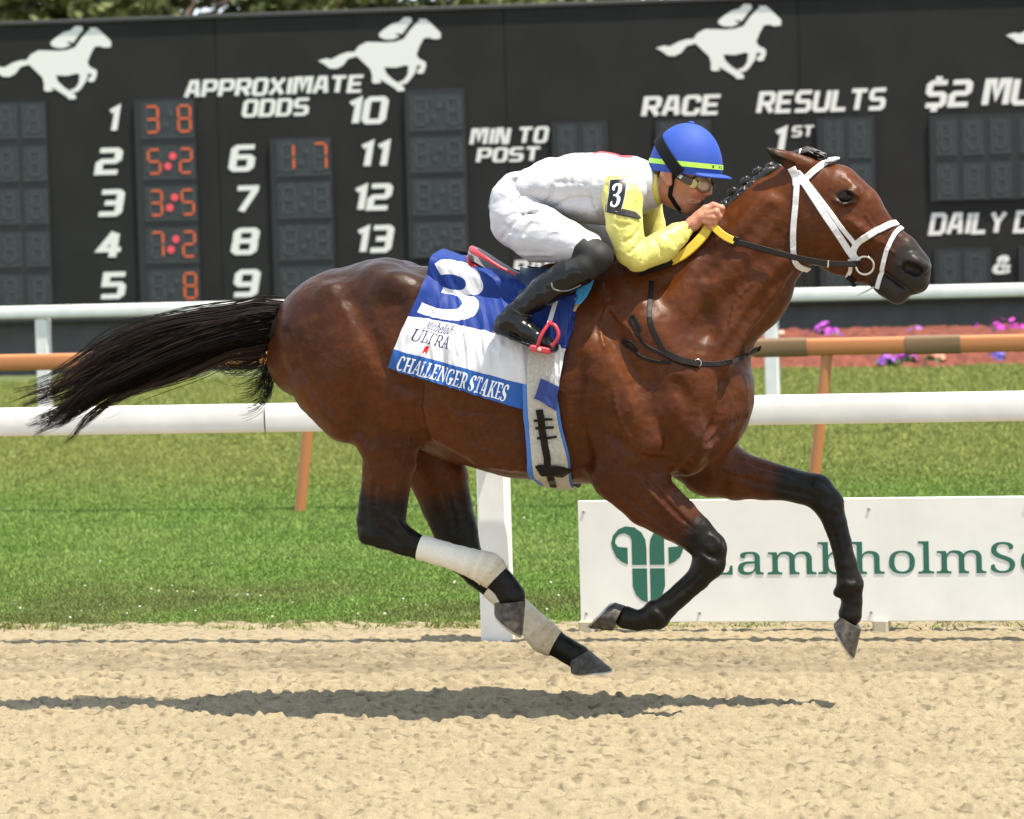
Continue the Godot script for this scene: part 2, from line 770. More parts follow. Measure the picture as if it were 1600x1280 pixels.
func build_ground() -> void:
	var base := start()
	for q in [[-400.0, 400.0, -400.0, -2.3, -0.03]]:
		quad(base, Vector3(q[0], q[4], q[2]), Vector3(q[1], q[4], q[2]), Vector3(q[1], q[4], q[3]), Vector3(q[0], q[4], q[3]))
	quad(base, Vector3(-400, -0.035, -2.3), Vector3(400, -0.035, -2.3), Vector3(400, -0.035, 60), Vector3(-400, -0.035, 60))
	base.generate_normals()
	tag(put("ground", base.commit(), tri(mat(Color(0.28, 0.22, 0.13), 0.95, {"albedo_texture": speckle(3, 0.02, 0.7, 1.0)}), 1.5)), "", "", "", "structure")

	# the sand track near the horse, with its clods
	var big := lump(11, 9.0, 2)
	var mid := lump(12, 30.0, 3)
	var clod := FastNoiseLite.new()
	clod.seed = 13
	clod.noise_type = FastNoiseLite.TYPE_CELLULAR
	clod.cellular_return_type = FastNoiseLite.RETURN_DISTANCE
	clod.frequency = 22.0
	var wide := lump(14, 1.2, 3)
	var nx := 760
	var nz := 330
	var x0 := -3.3
	var z0 := -2.86
	var dx := 6.6 / (nx - 1)
	var dz := 5.84 / (nz - 1)
	var pos := PackedVector3Array()
	var col := PackedColorArray()
	pos.resize(nx * nz)
	col.resize(nx * nz)
	for j in nz:
		var z := z0 + dz * j
		var lvl := ground_height(z)
		var rough := 1.0 - 0.45 * smoothstep(-0.7, -1.0, z) + 0.4 * smoothstep(-1.0, -1.2, z) * smoothstep(-1.75, -1.4, z)
		for i in nx:
			var x := x0 + dx * i
			var m := mid.get_noise_2d(x * 0.55, z * 1.1)
			var c := clampf(-clod.get_noise_2d(x * 0.7 + 0.03 * m, z) * 1.3, -0.4, 1.0)
			var pick := smoothstep(0.05, 0.42, big.get_noise_2d(x * 1.2 + 31.0, z * 2.6))
			var h := 0.007 * big.get_noise_2d(x * 0.5, z * 1.2) + 0.0055 * m + 0.013 * pick * maxf(0.0, c + 0.30) - 0.010 * smoothstep(0.25, 0.5, big.get_noise_2d(x * 1.1 - 80.0, z * 2.2))
			pos[j * nx + i] = Vector3(x, lvl + h * rough, z)
			var v := 0.93 + 0.10 * wide.get_noise_2d(x * 0.6, z * 3.0) + 0.22 * m
			v *= 1.0 - 0.5 * smoothstep(0.10, 0.30, mid.get_noise_2d(x * 0.42 + 9.0, z * 1.0)) * smoothstep(-0.1, 0.3, big.get_noise_2d(x * 1.6, z * 2.0 + 7.0))
			v *= 1.0 - (0.30 + 0.25 * wide.get_noise_2d(x * 1.5, 3.0)) * exp(-pow((z + 0.84 + 0.02 * wide.get_noise_2d(x, 8.0)) / 0.055, 2.0)) - 0.10 * exp(-pow((z + 1.02) / 0.06, 2.0)) * (1.0 + wide.get_noise_2d(x * 3.0, 1.0))  # shade of the furrow painted into the sand colour, weaker strip behind it
			v *= 1.0 + 0.10 * exp(-pow((z + 0.70) / 0.045, 2.0))  # lit lip of the furrow, painted lighter
			var rail_band := smoothstep(-0.9, -1.05, z) * smoothstep(-2.0, -1.3, z) * (0.5 + 0.8 * wide.get_noise_2d(x * 2.0, z * 9.0))
			v *= 1.0 - 0.40 * rail_band  # uneven darker band of sand at the foot of the rail
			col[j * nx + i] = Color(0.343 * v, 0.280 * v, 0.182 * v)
	var idx := PackedInt32Array()
	idx.resize((nx - 1) * (nz - 1) * 6)
	var w := 0
	for j in nz - 1:
		for i in nx - 1:
			var o := j * nx + i
			for q in [o, o + 1, o + nx + 1, o, o + nx + 1, o + nx]:
				idx[w] = q
				w += 1
	var a := []
	a.resize(Mesh.ARRAY_MAX)
	a[Mesh.ARRAY_VERTEX] = pos
	a[Mesh.ARRAY_COLOR] = col
	a[Mesh.ARRAY_INDEX] = idx
	var am := ArrayMesh.new()
	am.add_surface_from_arrays(Mesh.PRIMITIVE_TRIANGLES, a)
	var st := SurfaceTool.new()
	st.create_from(am, 0)
	st.generate_normals()
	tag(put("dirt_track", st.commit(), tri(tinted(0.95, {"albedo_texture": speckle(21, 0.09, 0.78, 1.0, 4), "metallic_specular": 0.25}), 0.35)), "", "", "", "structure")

	# turf sheet and its blades
	var tn := lump(31, 0.55, 3)
	var stq := start()
	stq.set_smooth_group(1)
	var rows := []
	for j in 60:
		var z := -2.38 - 31.0 * pow(j / 59.0, 1.6)
		var row := []
		for i in 90:
			var x := -26.0 + 34.0 * i / 89.0
			var edge := 0.12 * tn.get_noise_2d(x * 3.0, 3.0) if j == 0 else 0.0
			row.append(Vector3(x, -0.012 + 0.02 * tn.get_noise_2d(x, z) + (0.0 if j else -0.03), z + edge))
		rows.append(row)
	for j in 59:
		for i in 89:
			var v := 0.5 + 0.5 * tn.get_noise_2d(rows[j][i].x, rows[j][i].z)
			stq.set_color(Color(0.13, 0.175, 0.05).lerp(Color(0.17, 0.20, 0.065), v))
			quad(stq, rows[j + 1][i], rows[j + 1][i + 1], rows[j][i + 1], rows[j][i])
	stq.generate_normals()
	tag(put("turf", stq.commit(), tri(tinted(0.95, {"albedo_texture": speckle(33, 0.05, 0.6, 1.0)}), 0.6)), "", "", "", "structure")
	rng.seed = 77
	var tuft := grass_tuft()
	var blade_mat := tinted(0.8, {"metallic_specular": 0.25, "backlight_enabled": true, "backlight": Color(0.16, 0.20, 0.06), "cull_mode": BaseMaterial3D.CULL_DISABLED})
	var many := 120000
	var mm := MultiMesh.new()
	mm.transform_format = MultiMesh.TRANSFORM_3D
	mm.use_colors = true
	mm.mesh = tuft
	mm.instance_count = many
	for i in many:
		var far_off := pow(rng.randf(), 1.55)
		var z := -2.46 - 21.4 * far_off
		if i < 1500:
			z = -2.46 + 0.20 * rng.randf() * (0.4 + 0.6 * tn.get_noise_2d(i * 0.7, 8.0))
		var mid_x := 2.546 + (z - 11.645) * 0.2162
		var half := (11.645 - z) * 0.155 + 0.9
		var x := mid_x + rng.randf_range(-half, half)
		var edge := -2.53 + 0.16 * tn.get_noise_2d(x * 2.4, 5.0) + 0.12 * tn.get_noise_2d(x * 11.0, 9.0)
		var size: float = (0.62 + 1.1 * far_off) * rng.randf_range(0.75, 1.25) * (0.7 if z > -2.6 else 1.0) * (0.01 if z > edge and rng.randf() < 0.9 else 1.0)
		var patch := tn.get_noise_2d(x, z) + 0.4 * tn.get_noise_2d(x * 5.0, z * 5.0)
		mm.set_instance_transform(i, Transform3D(Basis(Vector3.UP, rng.randf() * TAU).scaled(Vector3(size * 1.25, size * (0.8 + 0.3 * patch), size * 1.25)), Vector3(x, -0.02, z)))
		var g := Color(0.162, 0.268, 0.062).lerp(Color(0.222, 0.320, 0.092), clampf(0.5 + patch * 0.8, 0.0, 1.0))
		g = g.lerp(Color(0.30, 0.29, 0.10), 0.6 * smoothstep(-8.0, -12.0, z))
		var worn := smoothstep(-5.2, -3.4, z)
		g = g.lerp(Color(0.165, 0.19, 0.068), worn * clampf(0.45 + 1.1 * patch, 0.0, 0.9))
		if z > -2.6:
			g = g.lerp(Color(0.28, 0.24, 0.10), 0.4)
		mm.set_instance_color(i, g * rng.randf_range(0.85, 1.12))
	var mi := MultiMeshInstance3D.new()
	mi.name = "grass"
	mi.multimesh = mm
	mi.material_override = blade_mat
	add_child(mi)
	tag(mi, "mown green turf grass between the dirt track and the tote board", "grass", "", "stuff")
	# white clover in the near strip
	var cl := SphereMesh.new()
	cl.radius = 0.006
	cl.height = 0.010
	cl.radial_segments = 6
	cl.rings = 3
	var cm := MultiMesh.new()
	cm.transform_format = MultiMesh.TRANSFORM_3D
	cm.mesh = cl
	cm.instance_count = 90
	for i in 90:
		var z := rng.randf_range(-2.6, -4.0) if i < 70 else rng.randf_range(-4.0, -8.0)
		var x := 2.546 + (z - 11.645) * 0.2162 + rng.randf_range(-2.6, 2.6)
		if i < 70:
			x = x * 0.75 + 0.25 * (roundf(x * 1.7) / 1.7)
		cm.set_instance_transform(i, Transform3D(Basis().scaled(Vector3.ONE * rng.randf_range(0.4, 1.1)), Vector3(x, rng.randf_range(0.012, 0.032), z)))
	var cmi := MultiMeshInstance3D.new()
	cmi.name = "clover_flowers"
	cmi.multimesh = cm
	cmi.material_override = mat(Color(0.52, 0.53, 0.42), 0.8)
	add_child(cmi)
	tag(cmi, "scattered white clover heads in the grass beside the sand", "clover", "", "stuff")


func grass_tuft() -> Mesh:
	var st := start()
	rng.seed = 4
	for b in 22:
		var root := Vector3(rng.randf_range(-0.045, 0.045), 0, rng.randf_range(-0.045, 0.045))
		var lean := Vector3(rng.randf_range(-1, 1), 0, rng.randf_range(-1, 1)) * 0.022
		var h := rng.randf_range(0.022, 0.048)
		var side := Vector3(cos(b * 2.4), 0, sin(b * 2.4)) * 0.0028
		var mid := root + lean * 0.35 + Vector3(0, h * 0.6, 0)
		var tip := root + lean + Vector3(0, h, 0)
		var c := rng.randf_range(0.7, 1.15)
		st.set_color(Color(c, c, c * 0.9))
		quad(st, root - side, mid - side * 0.8, mid + side * 0.8, root + side)
		for p in [mid - side * 0.8, tip, mid + side * 0.8]:
			st.add_vertex(p)
	st.generate_normals()
	return st.commit()


func flower_bed() -> void:
	# red mulch mound in front of the board
	var st := start()
	st.set_smooth_group(1)
	var nn := lump(41, 5.0, 4)
	var rows := []
	for j in 34:
		var row := []
		for i in 200:
			var t := j / 33.0
			var x := -6.6 + 12.5 * i / 199.0
			var end := smoothstep(0.0, 0.5, i / 199.0 * 12.5)
			var z := -23.7 - 2.95 * t + 0.25 * sin(x * 0.9) * (1.0 - t)
			row.append(Vector3(x, -0.04 + end * (0.30 * sin(minf(t * 1.25, 1.0) * PI * 0.5) + 0.07 * nn.get_noise_2d(x, z) + 0.04), z))
		rows.append(row)
	for j in 33:
		for i in 199:
			var v := 0.75 + 0.5 * nn.get_noise_2d(rows[j][i].x * 4.0, rows[j][i].z * 4.0)
			st.set_color(Color(0.19 * v, 0.048 * v, 0.028 * v))
			quad(st, rows[j + 1][i], rows[j + 1][i + 1], rows[j][i + 1], rows[j][i])
	st.generate_normals()
	tag(put("mulch_bed", st.commit(), tinted(0.95)), "raised bed of red bark mulch along the foot of the tote board", "mulch bed")
	var spots := [
		[-2.184, 0.303, -25.8, "purple petunia plant on the back of the mulch, above the orange post", 0.19, Color(0.42, 0.07, 0.50)],
		[-2.627, 0.273, -25.6, "pale pink flower plant on the mulch beside the white post", 0.12, Color(0.65, 0.42, 0.36)],
		[-1.259, 0.256, -26, "small violet flower plant alone at the back of the mulch", 0.11, Color(0.34, 0.12, 0.5)],
		[-0.402, 0.289, -25.9, "large magenta petunia plant on the mulch under the right-hand display windows", 0.21, Color(0.52, 0.04, 0.45)],
		[-0.191, 0.305, -25.9, "magenta petunia plant beside the largest petunia clump", 0.17, Color(0.55, 0.05, 0.42)],
		[-1.37, 0.086, -24.1, "low violet flower plant at the front edge of the mulch", 0.12, Color(0.34, 0.1, 0.55)],
		[-1.209, 0.097, -24.2, "low bright purple flower plant at the front mulch edge", 0.15, Color(0.5, 0.06, 0.5)],
		[-0.892, 0.098, -24.2, "small orange-pink flower plant at the front mulch edge", 0.11, Color(0.7, 0.3, 0.2)],
		[-0.286, 0.099, -24.2, "low blue-violet flower plant under the orange pipe", 0.14, Color(0.14, 0.1, 0.45)],
	]
	rng.seed = 9
	for s in spots:
		var r: float = s[4] * 0.8
		var t := thing("flower_plant", s[3], "flower", Vector3(s[0], s[1] - r * 0.5, s[2]), "bedding flowers on the mulch")
		var leaves := start()
		var blooms := start()
		for k in 90:
			var d := Vector3(rng.randfn(), absf(rng.randfn()) * 0.55, rng.randfn()) * r * 0.45
			var u := Vector3(rng.randfn(), rng.randfn(), rng.randfn()).normalized()
			var v := u.cross(Vector3(rng.randfn(), rng.randfn(), rng.randfn())).normalized()
			quad(leaves, d - u * 0.04, d + v * 0.025, d + u * 0.04, d - v * 0.025)
		for k in 34:
			var d := Vector3(rng.randfn() * 0.42, 0.25 + absf(rng.randfn()) * 0.35, rng.randfn() * 0.42) * r
			var nrm := (d + Vector3(0, 0.1, 0.25) * r).normalized()
			var a := nrm.cross(Vector3(0.3, 0.2, 1)).normalized()
			var b := nrm.cross(a)
			for q in 5:
				var p := a * cos(TAU * q / 5.0) + b * sin(TAU * q / 5.0)
				var p2 := a * cos(TAU * (q + 1) / 5.0) + b * sin(TAU * (q + 1) / 5.0)
				for w in [d, d + (p2 * 0.04 + nrm * 0.012), d + (p * 0.04 + nrm * 0.012)]:
					blooms.add_vertex(w)
		leaves.generate_normals()
		blooms.generate_normals()
		tag(put("foliage", leaves.commit(), mat(Color(0.06, 0.11, 0.03), 0.7, {"cull_mode": BaseMaterial3D.CULL_DISABLED}), t), "", "", "", "stuff")
		tag(put("blooms", blooms.commit(), mat(s[5] * 0.8, 0.8, {"cull_mode": BaseMaterial3D.CULL_DISABLED}), t), "", "", "", "stuff")


# ------------------------------------------------------------------ rails
func rail_beam(x0: float, x1: float, h: float, d: float) -> Mesh:
	var rings := []
	for x in [x0, x1]:
		var ring := PackedVector3Array()
		for k in 20:
			var a := TAU * k / 20.0
			var c := cos(a)
			var s := sin(a)
			ring.append(Vector3(x, signf(s) * pow(absf(s), 0.45) * h * 0.5, signf(c) * pow(absf(c), 0.45) * d * 0.5))
		rings.append(ring)
	return loft(rings)


func fences() -> void:
	var white := tri(mat(Color(0.80, 0.80, 0.78), 0.35, {"albedo_texture": speckle(51, 0.01, 0.93, 1.0)}), 1.0)
	# inner rail beside the track
	var t := thing("inner_rail", "white inner rail with flat-faced beam and square post right behind the horse", "rail", Vector3(0, 0, -1.88))
	put("beam", rail_beam(-7.0, -1.33, 0.112, 0.085), white, t, Vector3(0, 0.888, 0.10))
	put("beam", rail_beam(-1.322, 7.0, 0.112, 0.085), white, t, Vector3(0, 0.888, 0.10))
	for x in [-3.28, -0.47, 2.34]:
		put("post", box_mesh(Vector3(0.115, 0.86, 0.10), 0.008), white, t, Vector3(x, 0.36, -0.05))
		put("bracket", box_mesh(Vector3(0.07, 0.05, 0.13), 0.006), mat(Color(0.6, 0.6, 0.6), 0.4, {"metallic": 0.6}), t, Vector3(x, 0.82, 0.04))
	# second white rail, far across the turf course
	t = thing("far_white_rail", "white rail across the far side of the turf, in front of the dark board", "rail", Vector3(0, 0, -16.0))
	put("beam", rail_beam(-16.0, 8.0, 0.10, 0.09), white, t, Vector3(0, 0.955, 0.0))
	for x in [-10.25, -7.29, -1.37, 1.59]:
		put("post", box_mesh(Vector3(0.105, 1.0, 0.10), 0.01), white, t, Vector3(x, 0.40, -0.03))
	# portable orange turf rail
	var orange := mat(Color(0.43, 0.165, 0.055), 0.45)
	t = thing("orange_rail", "orange pipe rail on slanted orange posts standing in the turf", "rail", Vector3(0, 0, -8.0))
	put("pipe", rail_beam(-12.0, 6.0, 0.095, 0.095), orange, t, Vector3(0, 0.872, 0))
	for x in [-5.85, -2.94, -0.035, 2.87]:
		var a := Vector3(x + 0.11, 0.87, 0.0)
		var b := Vector3(x, -0.02, 0.03)
		put("post", tube([a, a.lerp(b, 0.5), b], [0.032], 12), orange, t)
	var sleeve := mat(Color(0.17, 0.10, 0.045), 0.45)  # dark brown bands round the pipe, slightly thicker than it
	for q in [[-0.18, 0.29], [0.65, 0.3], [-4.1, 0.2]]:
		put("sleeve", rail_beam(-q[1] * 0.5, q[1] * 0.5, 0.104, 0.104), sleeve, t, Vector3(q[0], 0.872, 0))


# ------------------------------------------------------------------ sponsor board by the rail
func sponsor_sign() -> void:
	var t := thing("sponsor_sign", "long low white sponsor board with green fern emblem and serif lettering", "sign", Vector3(0, 0, -2.2))
	var l := -0.193
	var white := tri(mat(Color(0.80, 0.80, 0.77), 0.5, {"albedo_texture": speckle(61, 0.008, 0.95, 1.0)}), 1.2)
	put("panel", box_mesh(Vector3(3.6, 0.479, 0.02), 0.003), white, t, Vector3(l + 1.8, 0.2795, 0))
	var green := mat(Color(0.018, 0.125, 0.085), 0.5)
	var halves := [
		[172, 215, 168, 195, 175, 170, 195, 148, 220, 138, 250, 142, 275, 160, 288, 185, 291, 215, 291, 272, 240, 272, 240, 185, 232, 170, 215, 162, 197, 166, 184, 180, 182, 196, 192, 209, 225, 212, 225, 270, 205, 262, 185, 245],
		[240, 284, 291, 284, 291, 402, 270, 395, 250, 375, 240, 345],
	]
	for h in halves:
		for side in [1, -1]:
			var o := PackedVector2Array()
			for i in range(0, h.size(), 2):
				var u: float = (h[i] - 296.5) * side
				o.append(Vector2(u, -(h[i + 1] - 270.0)) * 0.001135)
			put("emblem", plate(o, 0.0012), green, t, Vector3(0.0825, 0.268, 0.0102))
	var serif := face_of("Droid Serif")
	var word := "LambholmSouth"
	for k in word.length():
		var tm := TextMesh.new()
		tm.text = word[k]
		tm.font = serif
		tm.font_size = 64
		tm.pixel_size = 0.002
		tm.depth = 0.0024
		tm.horizontal_alignment = HORIZONTAL_ALIGNMENT_LEFT
		var along := serif.get_string_size(word.substr(0, k), HORIZONTAL_ALIGNMENT_LEFT, -1, 64).x * 0.002 * 1.66
		var e := put("letter", tm, green, t, Vector3(0.293 + along, 0.281, 0.0106))
		e.scale = Vector3(1.66, 1.27, 1.0)
	var conc := mat(Color(0.40, 0.36, 0.28), 0.9)
	for x in [-0.17, 0.985, 2.1, 3.2]:
		put("foot", box_mesh(Vector3(0.06, 0.10, 0.12), 0.008), conc, t, Vector3(x, 0.0, -0.03))
	var screw := mat(Color(0.35, 0.35, 0.34), 0.4, {"metallic": 0.6})
	var dot := CylinderMesh.new()
	dot.top_radius = 0.006
	dot.bottom_radius = 0.006
	dot.height = 0.004
	dot.radial_segments = 8
	for x in [-0.17, 0.28, 0.95, 1.55, 2.3]:
		for y in [0.075, 0.475]:
			put("screw", dot, screw, t, Vector3(x, y, 0.012), Vector3(PI / 2, 0, 0))


# ------------------------------------------------------------------ tote board
const STROKES := {
	"A": [[0, 0, 1.2, 6, 3, 6, 4, 0], [0.9, 2.0, 3.1, 2.0]], "B": [[0, 0, 0, 6, 3.4, 6, 4, 5.2, 4, 3.8, 3.4, 3, 4, 2.2, 4, 0.8, 3.4, 0, 0, 0], [0.6, 3, 3.0, 3]], "C": [[4, 1.6, 4, 0.7, 3.4, 0, 0.6, 0, 0, 0.7, 0, 5.3, 0.6, 6, 3.4, 6, 4, 5.3, 4, 4.4]],
	"D": [[0, 0, 0, 6, 3.2, 6, 4, 5.2, 4, 0.8, 3.2, 0, 0, 0]], "E": [[4, 0, 0, 0, 0, 6, 4, 6], [0.6, 3, 3.5, 3]], "H": [[0, 0, 0, 6], [4, 0, 4, 6], [0.6, 3, 3.4, 3]], "I": [[0.4, 0, 0.4, 6]], "L": [[0, 6, 0, 0, 3.7, 0]],
	"M": [[0, 0, 0, 6, 1.6, 6, 2.6, 1.5, 3.6, 6, 5.2, 6, 5.2, 0]], "N": [[0, 0, 0, 6, 1.2, 6, 3.0, 0, 4.2, 0, 4.2, 6]], "O": [[2, 0, 0.6, 0, 0, 0.7, 0, 5.3, 0.6, 6, 3.4, 6, 4, 5.3, 4, 0.7, 3.4, 0, 2, 0]],
	"P": [[0, 0, 0, 6, 3.4, 6, 4, 5.4, 4, 3.1, 3.4, 2.4, 1.1, 2.4]], "R": [[0, 0, 0, 6, 3.4, 6, 4, 5.4, 4, 3.4, 3.4, 2.7, 1.1, 2.7], [2.4, 2.2, 4.0, 0]], "S": [[0, 0, 3.4, 0, 4, 0.6, 4, 2.4, 3.4, 3, 0.6, 3, 0, 3.6, 0, 5.4, 0.6, 6, 4, 6]],
	"T": [[-0.2, 6, 4.2, 6], [2, 5.4, 2, 0]], "U": [[0, 6, 0, 0.7, 0.6, 0, 3.4, 0, 4, 0.7, 4, 6]], "X": [[0, 0, 4, 6], [0, 6, 4, 0]], "Y": [[0, 6, 2, 3, 4, 6], [2, 2.6, 2, 0]],
	"0": [[2, 0, 0.6, 0, 0, 0.7, 0, 5.3, 0.6, 6, 3.4, 6, 4, 5.3, 4, 0.7, 3.4, 0, 2, 0]], "1": [[0.4, 5.0, 1.9, 5.9, 1.9, 0]], "2": [[0, 6, 3.4, 6, 4, 5.4, 4, 3.6, 3.4, 3, 0.6, 3, 0, 2.4, 0, 0, 4, 0]],
	"3": [[0, 6, 3.4, 6, 4, 5.4, 4, 0.6, 3.4, 0, 0, 0], [1.0, 3, 3.4, 3]], "4": [[2.6, 6, 0.2, 1.7, 4.3, 1.7], [3, 0, 3, 5.6]], "5": [[4, 6, 0.2, 6, 0.2, 3.3, 3.4, 3.3, 4, 2.7, 4, 0.6, 3.4, 0, 0, 0]],
	"6": [[4, 6, 0.6, 6, 0, 5.4, 0, 0.6, 0.6, 0, 3.4, 0, 4, 0.6, 4, 2.7, 3.4, 3.3, 1.1, 3.3]], "7": [[0, 6, 4, 6, 4, 5.2, 1.6, 0]], "8": [[2, 0, 0.6, 0, 0, 0.6, 0, 2.5, 0.5, 3.1, 0, 3.7, 0, 5.4, 0.6, 6, 3.4, 6, 4, 5.4, 4, 3.7, 3.5, 3.1, 4, 2.5, 4, 0.6, 3.4, 0, 2, 0], [1.0, 3.1, 3.0, 3.1]],
	"9": [[0, 0, 3.4, 0, 4, 0.6, 4, 5.4, 3.4, 6, 0.6, 6, 0, 5.4, 0, 3.3, 0.6, 2.7, 2.9, 2.7]], "$": [[0, 0, 3.4, 0, 4, 0.6, 4, 2.4, 3.4, 3, 0.6, 3, 0, 3.6, 0, 5.4, 0.6, 6, 4, 6], [2, 6.3, 2, 7.4], [2, -0.3, 2, -1.4]],
	"&": [[4.2, 0, 1.0, 4.4, 1.0, 5.5, 1.6, 6, 2.6, 6, 3, 5.4, 3, 4.6, 0.2, 2.4, 0, 1.8, 0, 0.7, 0.7, 0, 2.6, 0, 4, 2.6]],
}


func spell(board: Node3D, text: String, m: Material, mid: Vector3, height: float, width: float) -> void:
	var total := -0.4
	for ch in text:
		total += 2.6 if ch == " " else reach_of(ch) + 2.1
	var s := height / 7.36
	var sx := width / (total + 1.3)
	var x := 0.0
	for ch in text:
		if ch == " ":
			x += 2.6
			continue
		put("letter", glyph(ch, s, sx), m, board, mid + Vector3((x + 0.85) * sx - width * 0.5, 0, 0))
		x += reach_of(ch) + 2.1


func reach_of(ch: String) -> float:
	var wide := 0.0
	for stroke in STROKES[ch]:
		for p in pairs(stroke):
			wide = maxf(wide, p.x)
	return wide


func glyph(ch: String, s: float, sx: float) -> Mesh:
	var st := start()
	st.set_smooth_group(-1)
	var depth := 0
	for stroke in STROKES[ch]:
		var p := pairs(stroke)
		var closed := p[0].is_equal_approx(p[-1])
		var n := p.size()
		var left := []
		var right := []
		for i in n:
			var d0 := (p[i] - p[i - 1]).normalized() if i > 0 else ((p[0] - p[n - 2]).normalized() if closed else Vector2.ZERO)
			var d1 := (p[i + 1] - p[i]).normalized() if i < n - 1 else ((p[1] - p[0]).normalized() if closed else Vector2.ZERO)
			if d0 == Vector2.ZERO:
				d0 = d1
			if d1 == Vector2.ZERO:
				d1 = d0
			var nrm := (d0.orthogonal() + d1.orthogonal()).normalized()
			var off := nrm / maxf(0.55, nrm.dot(d0.orthogonal())) * 0.68
			off.x *= 1.25
			var c := p[i]
			if not closed and i == 0:
				c -= d0 * 0.3
			elif not closed and i == n - 1:
				c += d1 * 0.3
			left.append(c + off)
			right.append(c - off)
		for i in n - 1:
			var v := []
			for c in [left[i], left[i + 1], right[i + 1], right[i]]:
				v.append(Vector2(c.x * sx + (c.y - 3.0) * s * 0.2, (c.y - 3.0) * s))
			if (v[1] - v[0]).cross(v[2] - v[0]) > 0.0:
				v.reverse()
			var z := 0.006 + 0.002 * depth
			quad(st, Vector3(v[0].x, v[0].y, z), Vector3(v[1].x, v[1].y, z), Vector3(v[2].x, v[2].y, z), Vector3(v[3].x, v[3].y, z))
			for k in 4:
				var a: Vector2 = v[k]
				var b: Vector2 = v[(k + 1) % 4]
				quad(st, Vector3(a.x, a.y, z), Vector3(a.x, a.y, 0.0), Vector3(b.x, b.y, 0.0), Vector3(b.x, b.y, z))
		depth += 1
	st.generate_normals()
	return st.commit()


const SEGMENTS := {"0": "abcdef", "1": "bc", "2": "abged", "3": "abgcd", "4": "fgbc", "5": "afgcd", "6": "afgedc", "7": "abc", "8": "abcdefg", "9": "abcdfg"}


func digit(ch: String, w: float, h: float, lit: bool) -> Mesh:
	var st := start()
	var t := w * 0.17
	var spans := {"a": [0, h, w, h], "g": [0, h / 2, w, h / 2], "d": [0, 0, w, 0], "f": [0, h / 2, 0, h], "b": [w, h / 2, w, h], "e": [0, 0, 0, h / 2], "c": [w, 0, w, h / 2]}
	for k in "abcdefg":
		if (k in SEGMENTS.get(ch, "")) != lit:
			continue
		var q: Array = spans[k]
		var a := Vector2(q[0] - w / 2, q[1] - h / 2)
		var b := Vector2(q[2] - w / 2, q[3] - h / 2)
		var d := (b - a).normalized()
		var e := d.orthogonal() * t * 0.5
		a += d * t * 0.35
		b -= d * t * 0.35
		plate(PackedVector2Array([a, a + d * t * 0.5 + e, b - d * t * 0.5 + e, b, b - d * t * 0.5 - e, a + d * t * 0.5 - e]), 0.006, st)
	st.generate_normals()
	return st.commit()


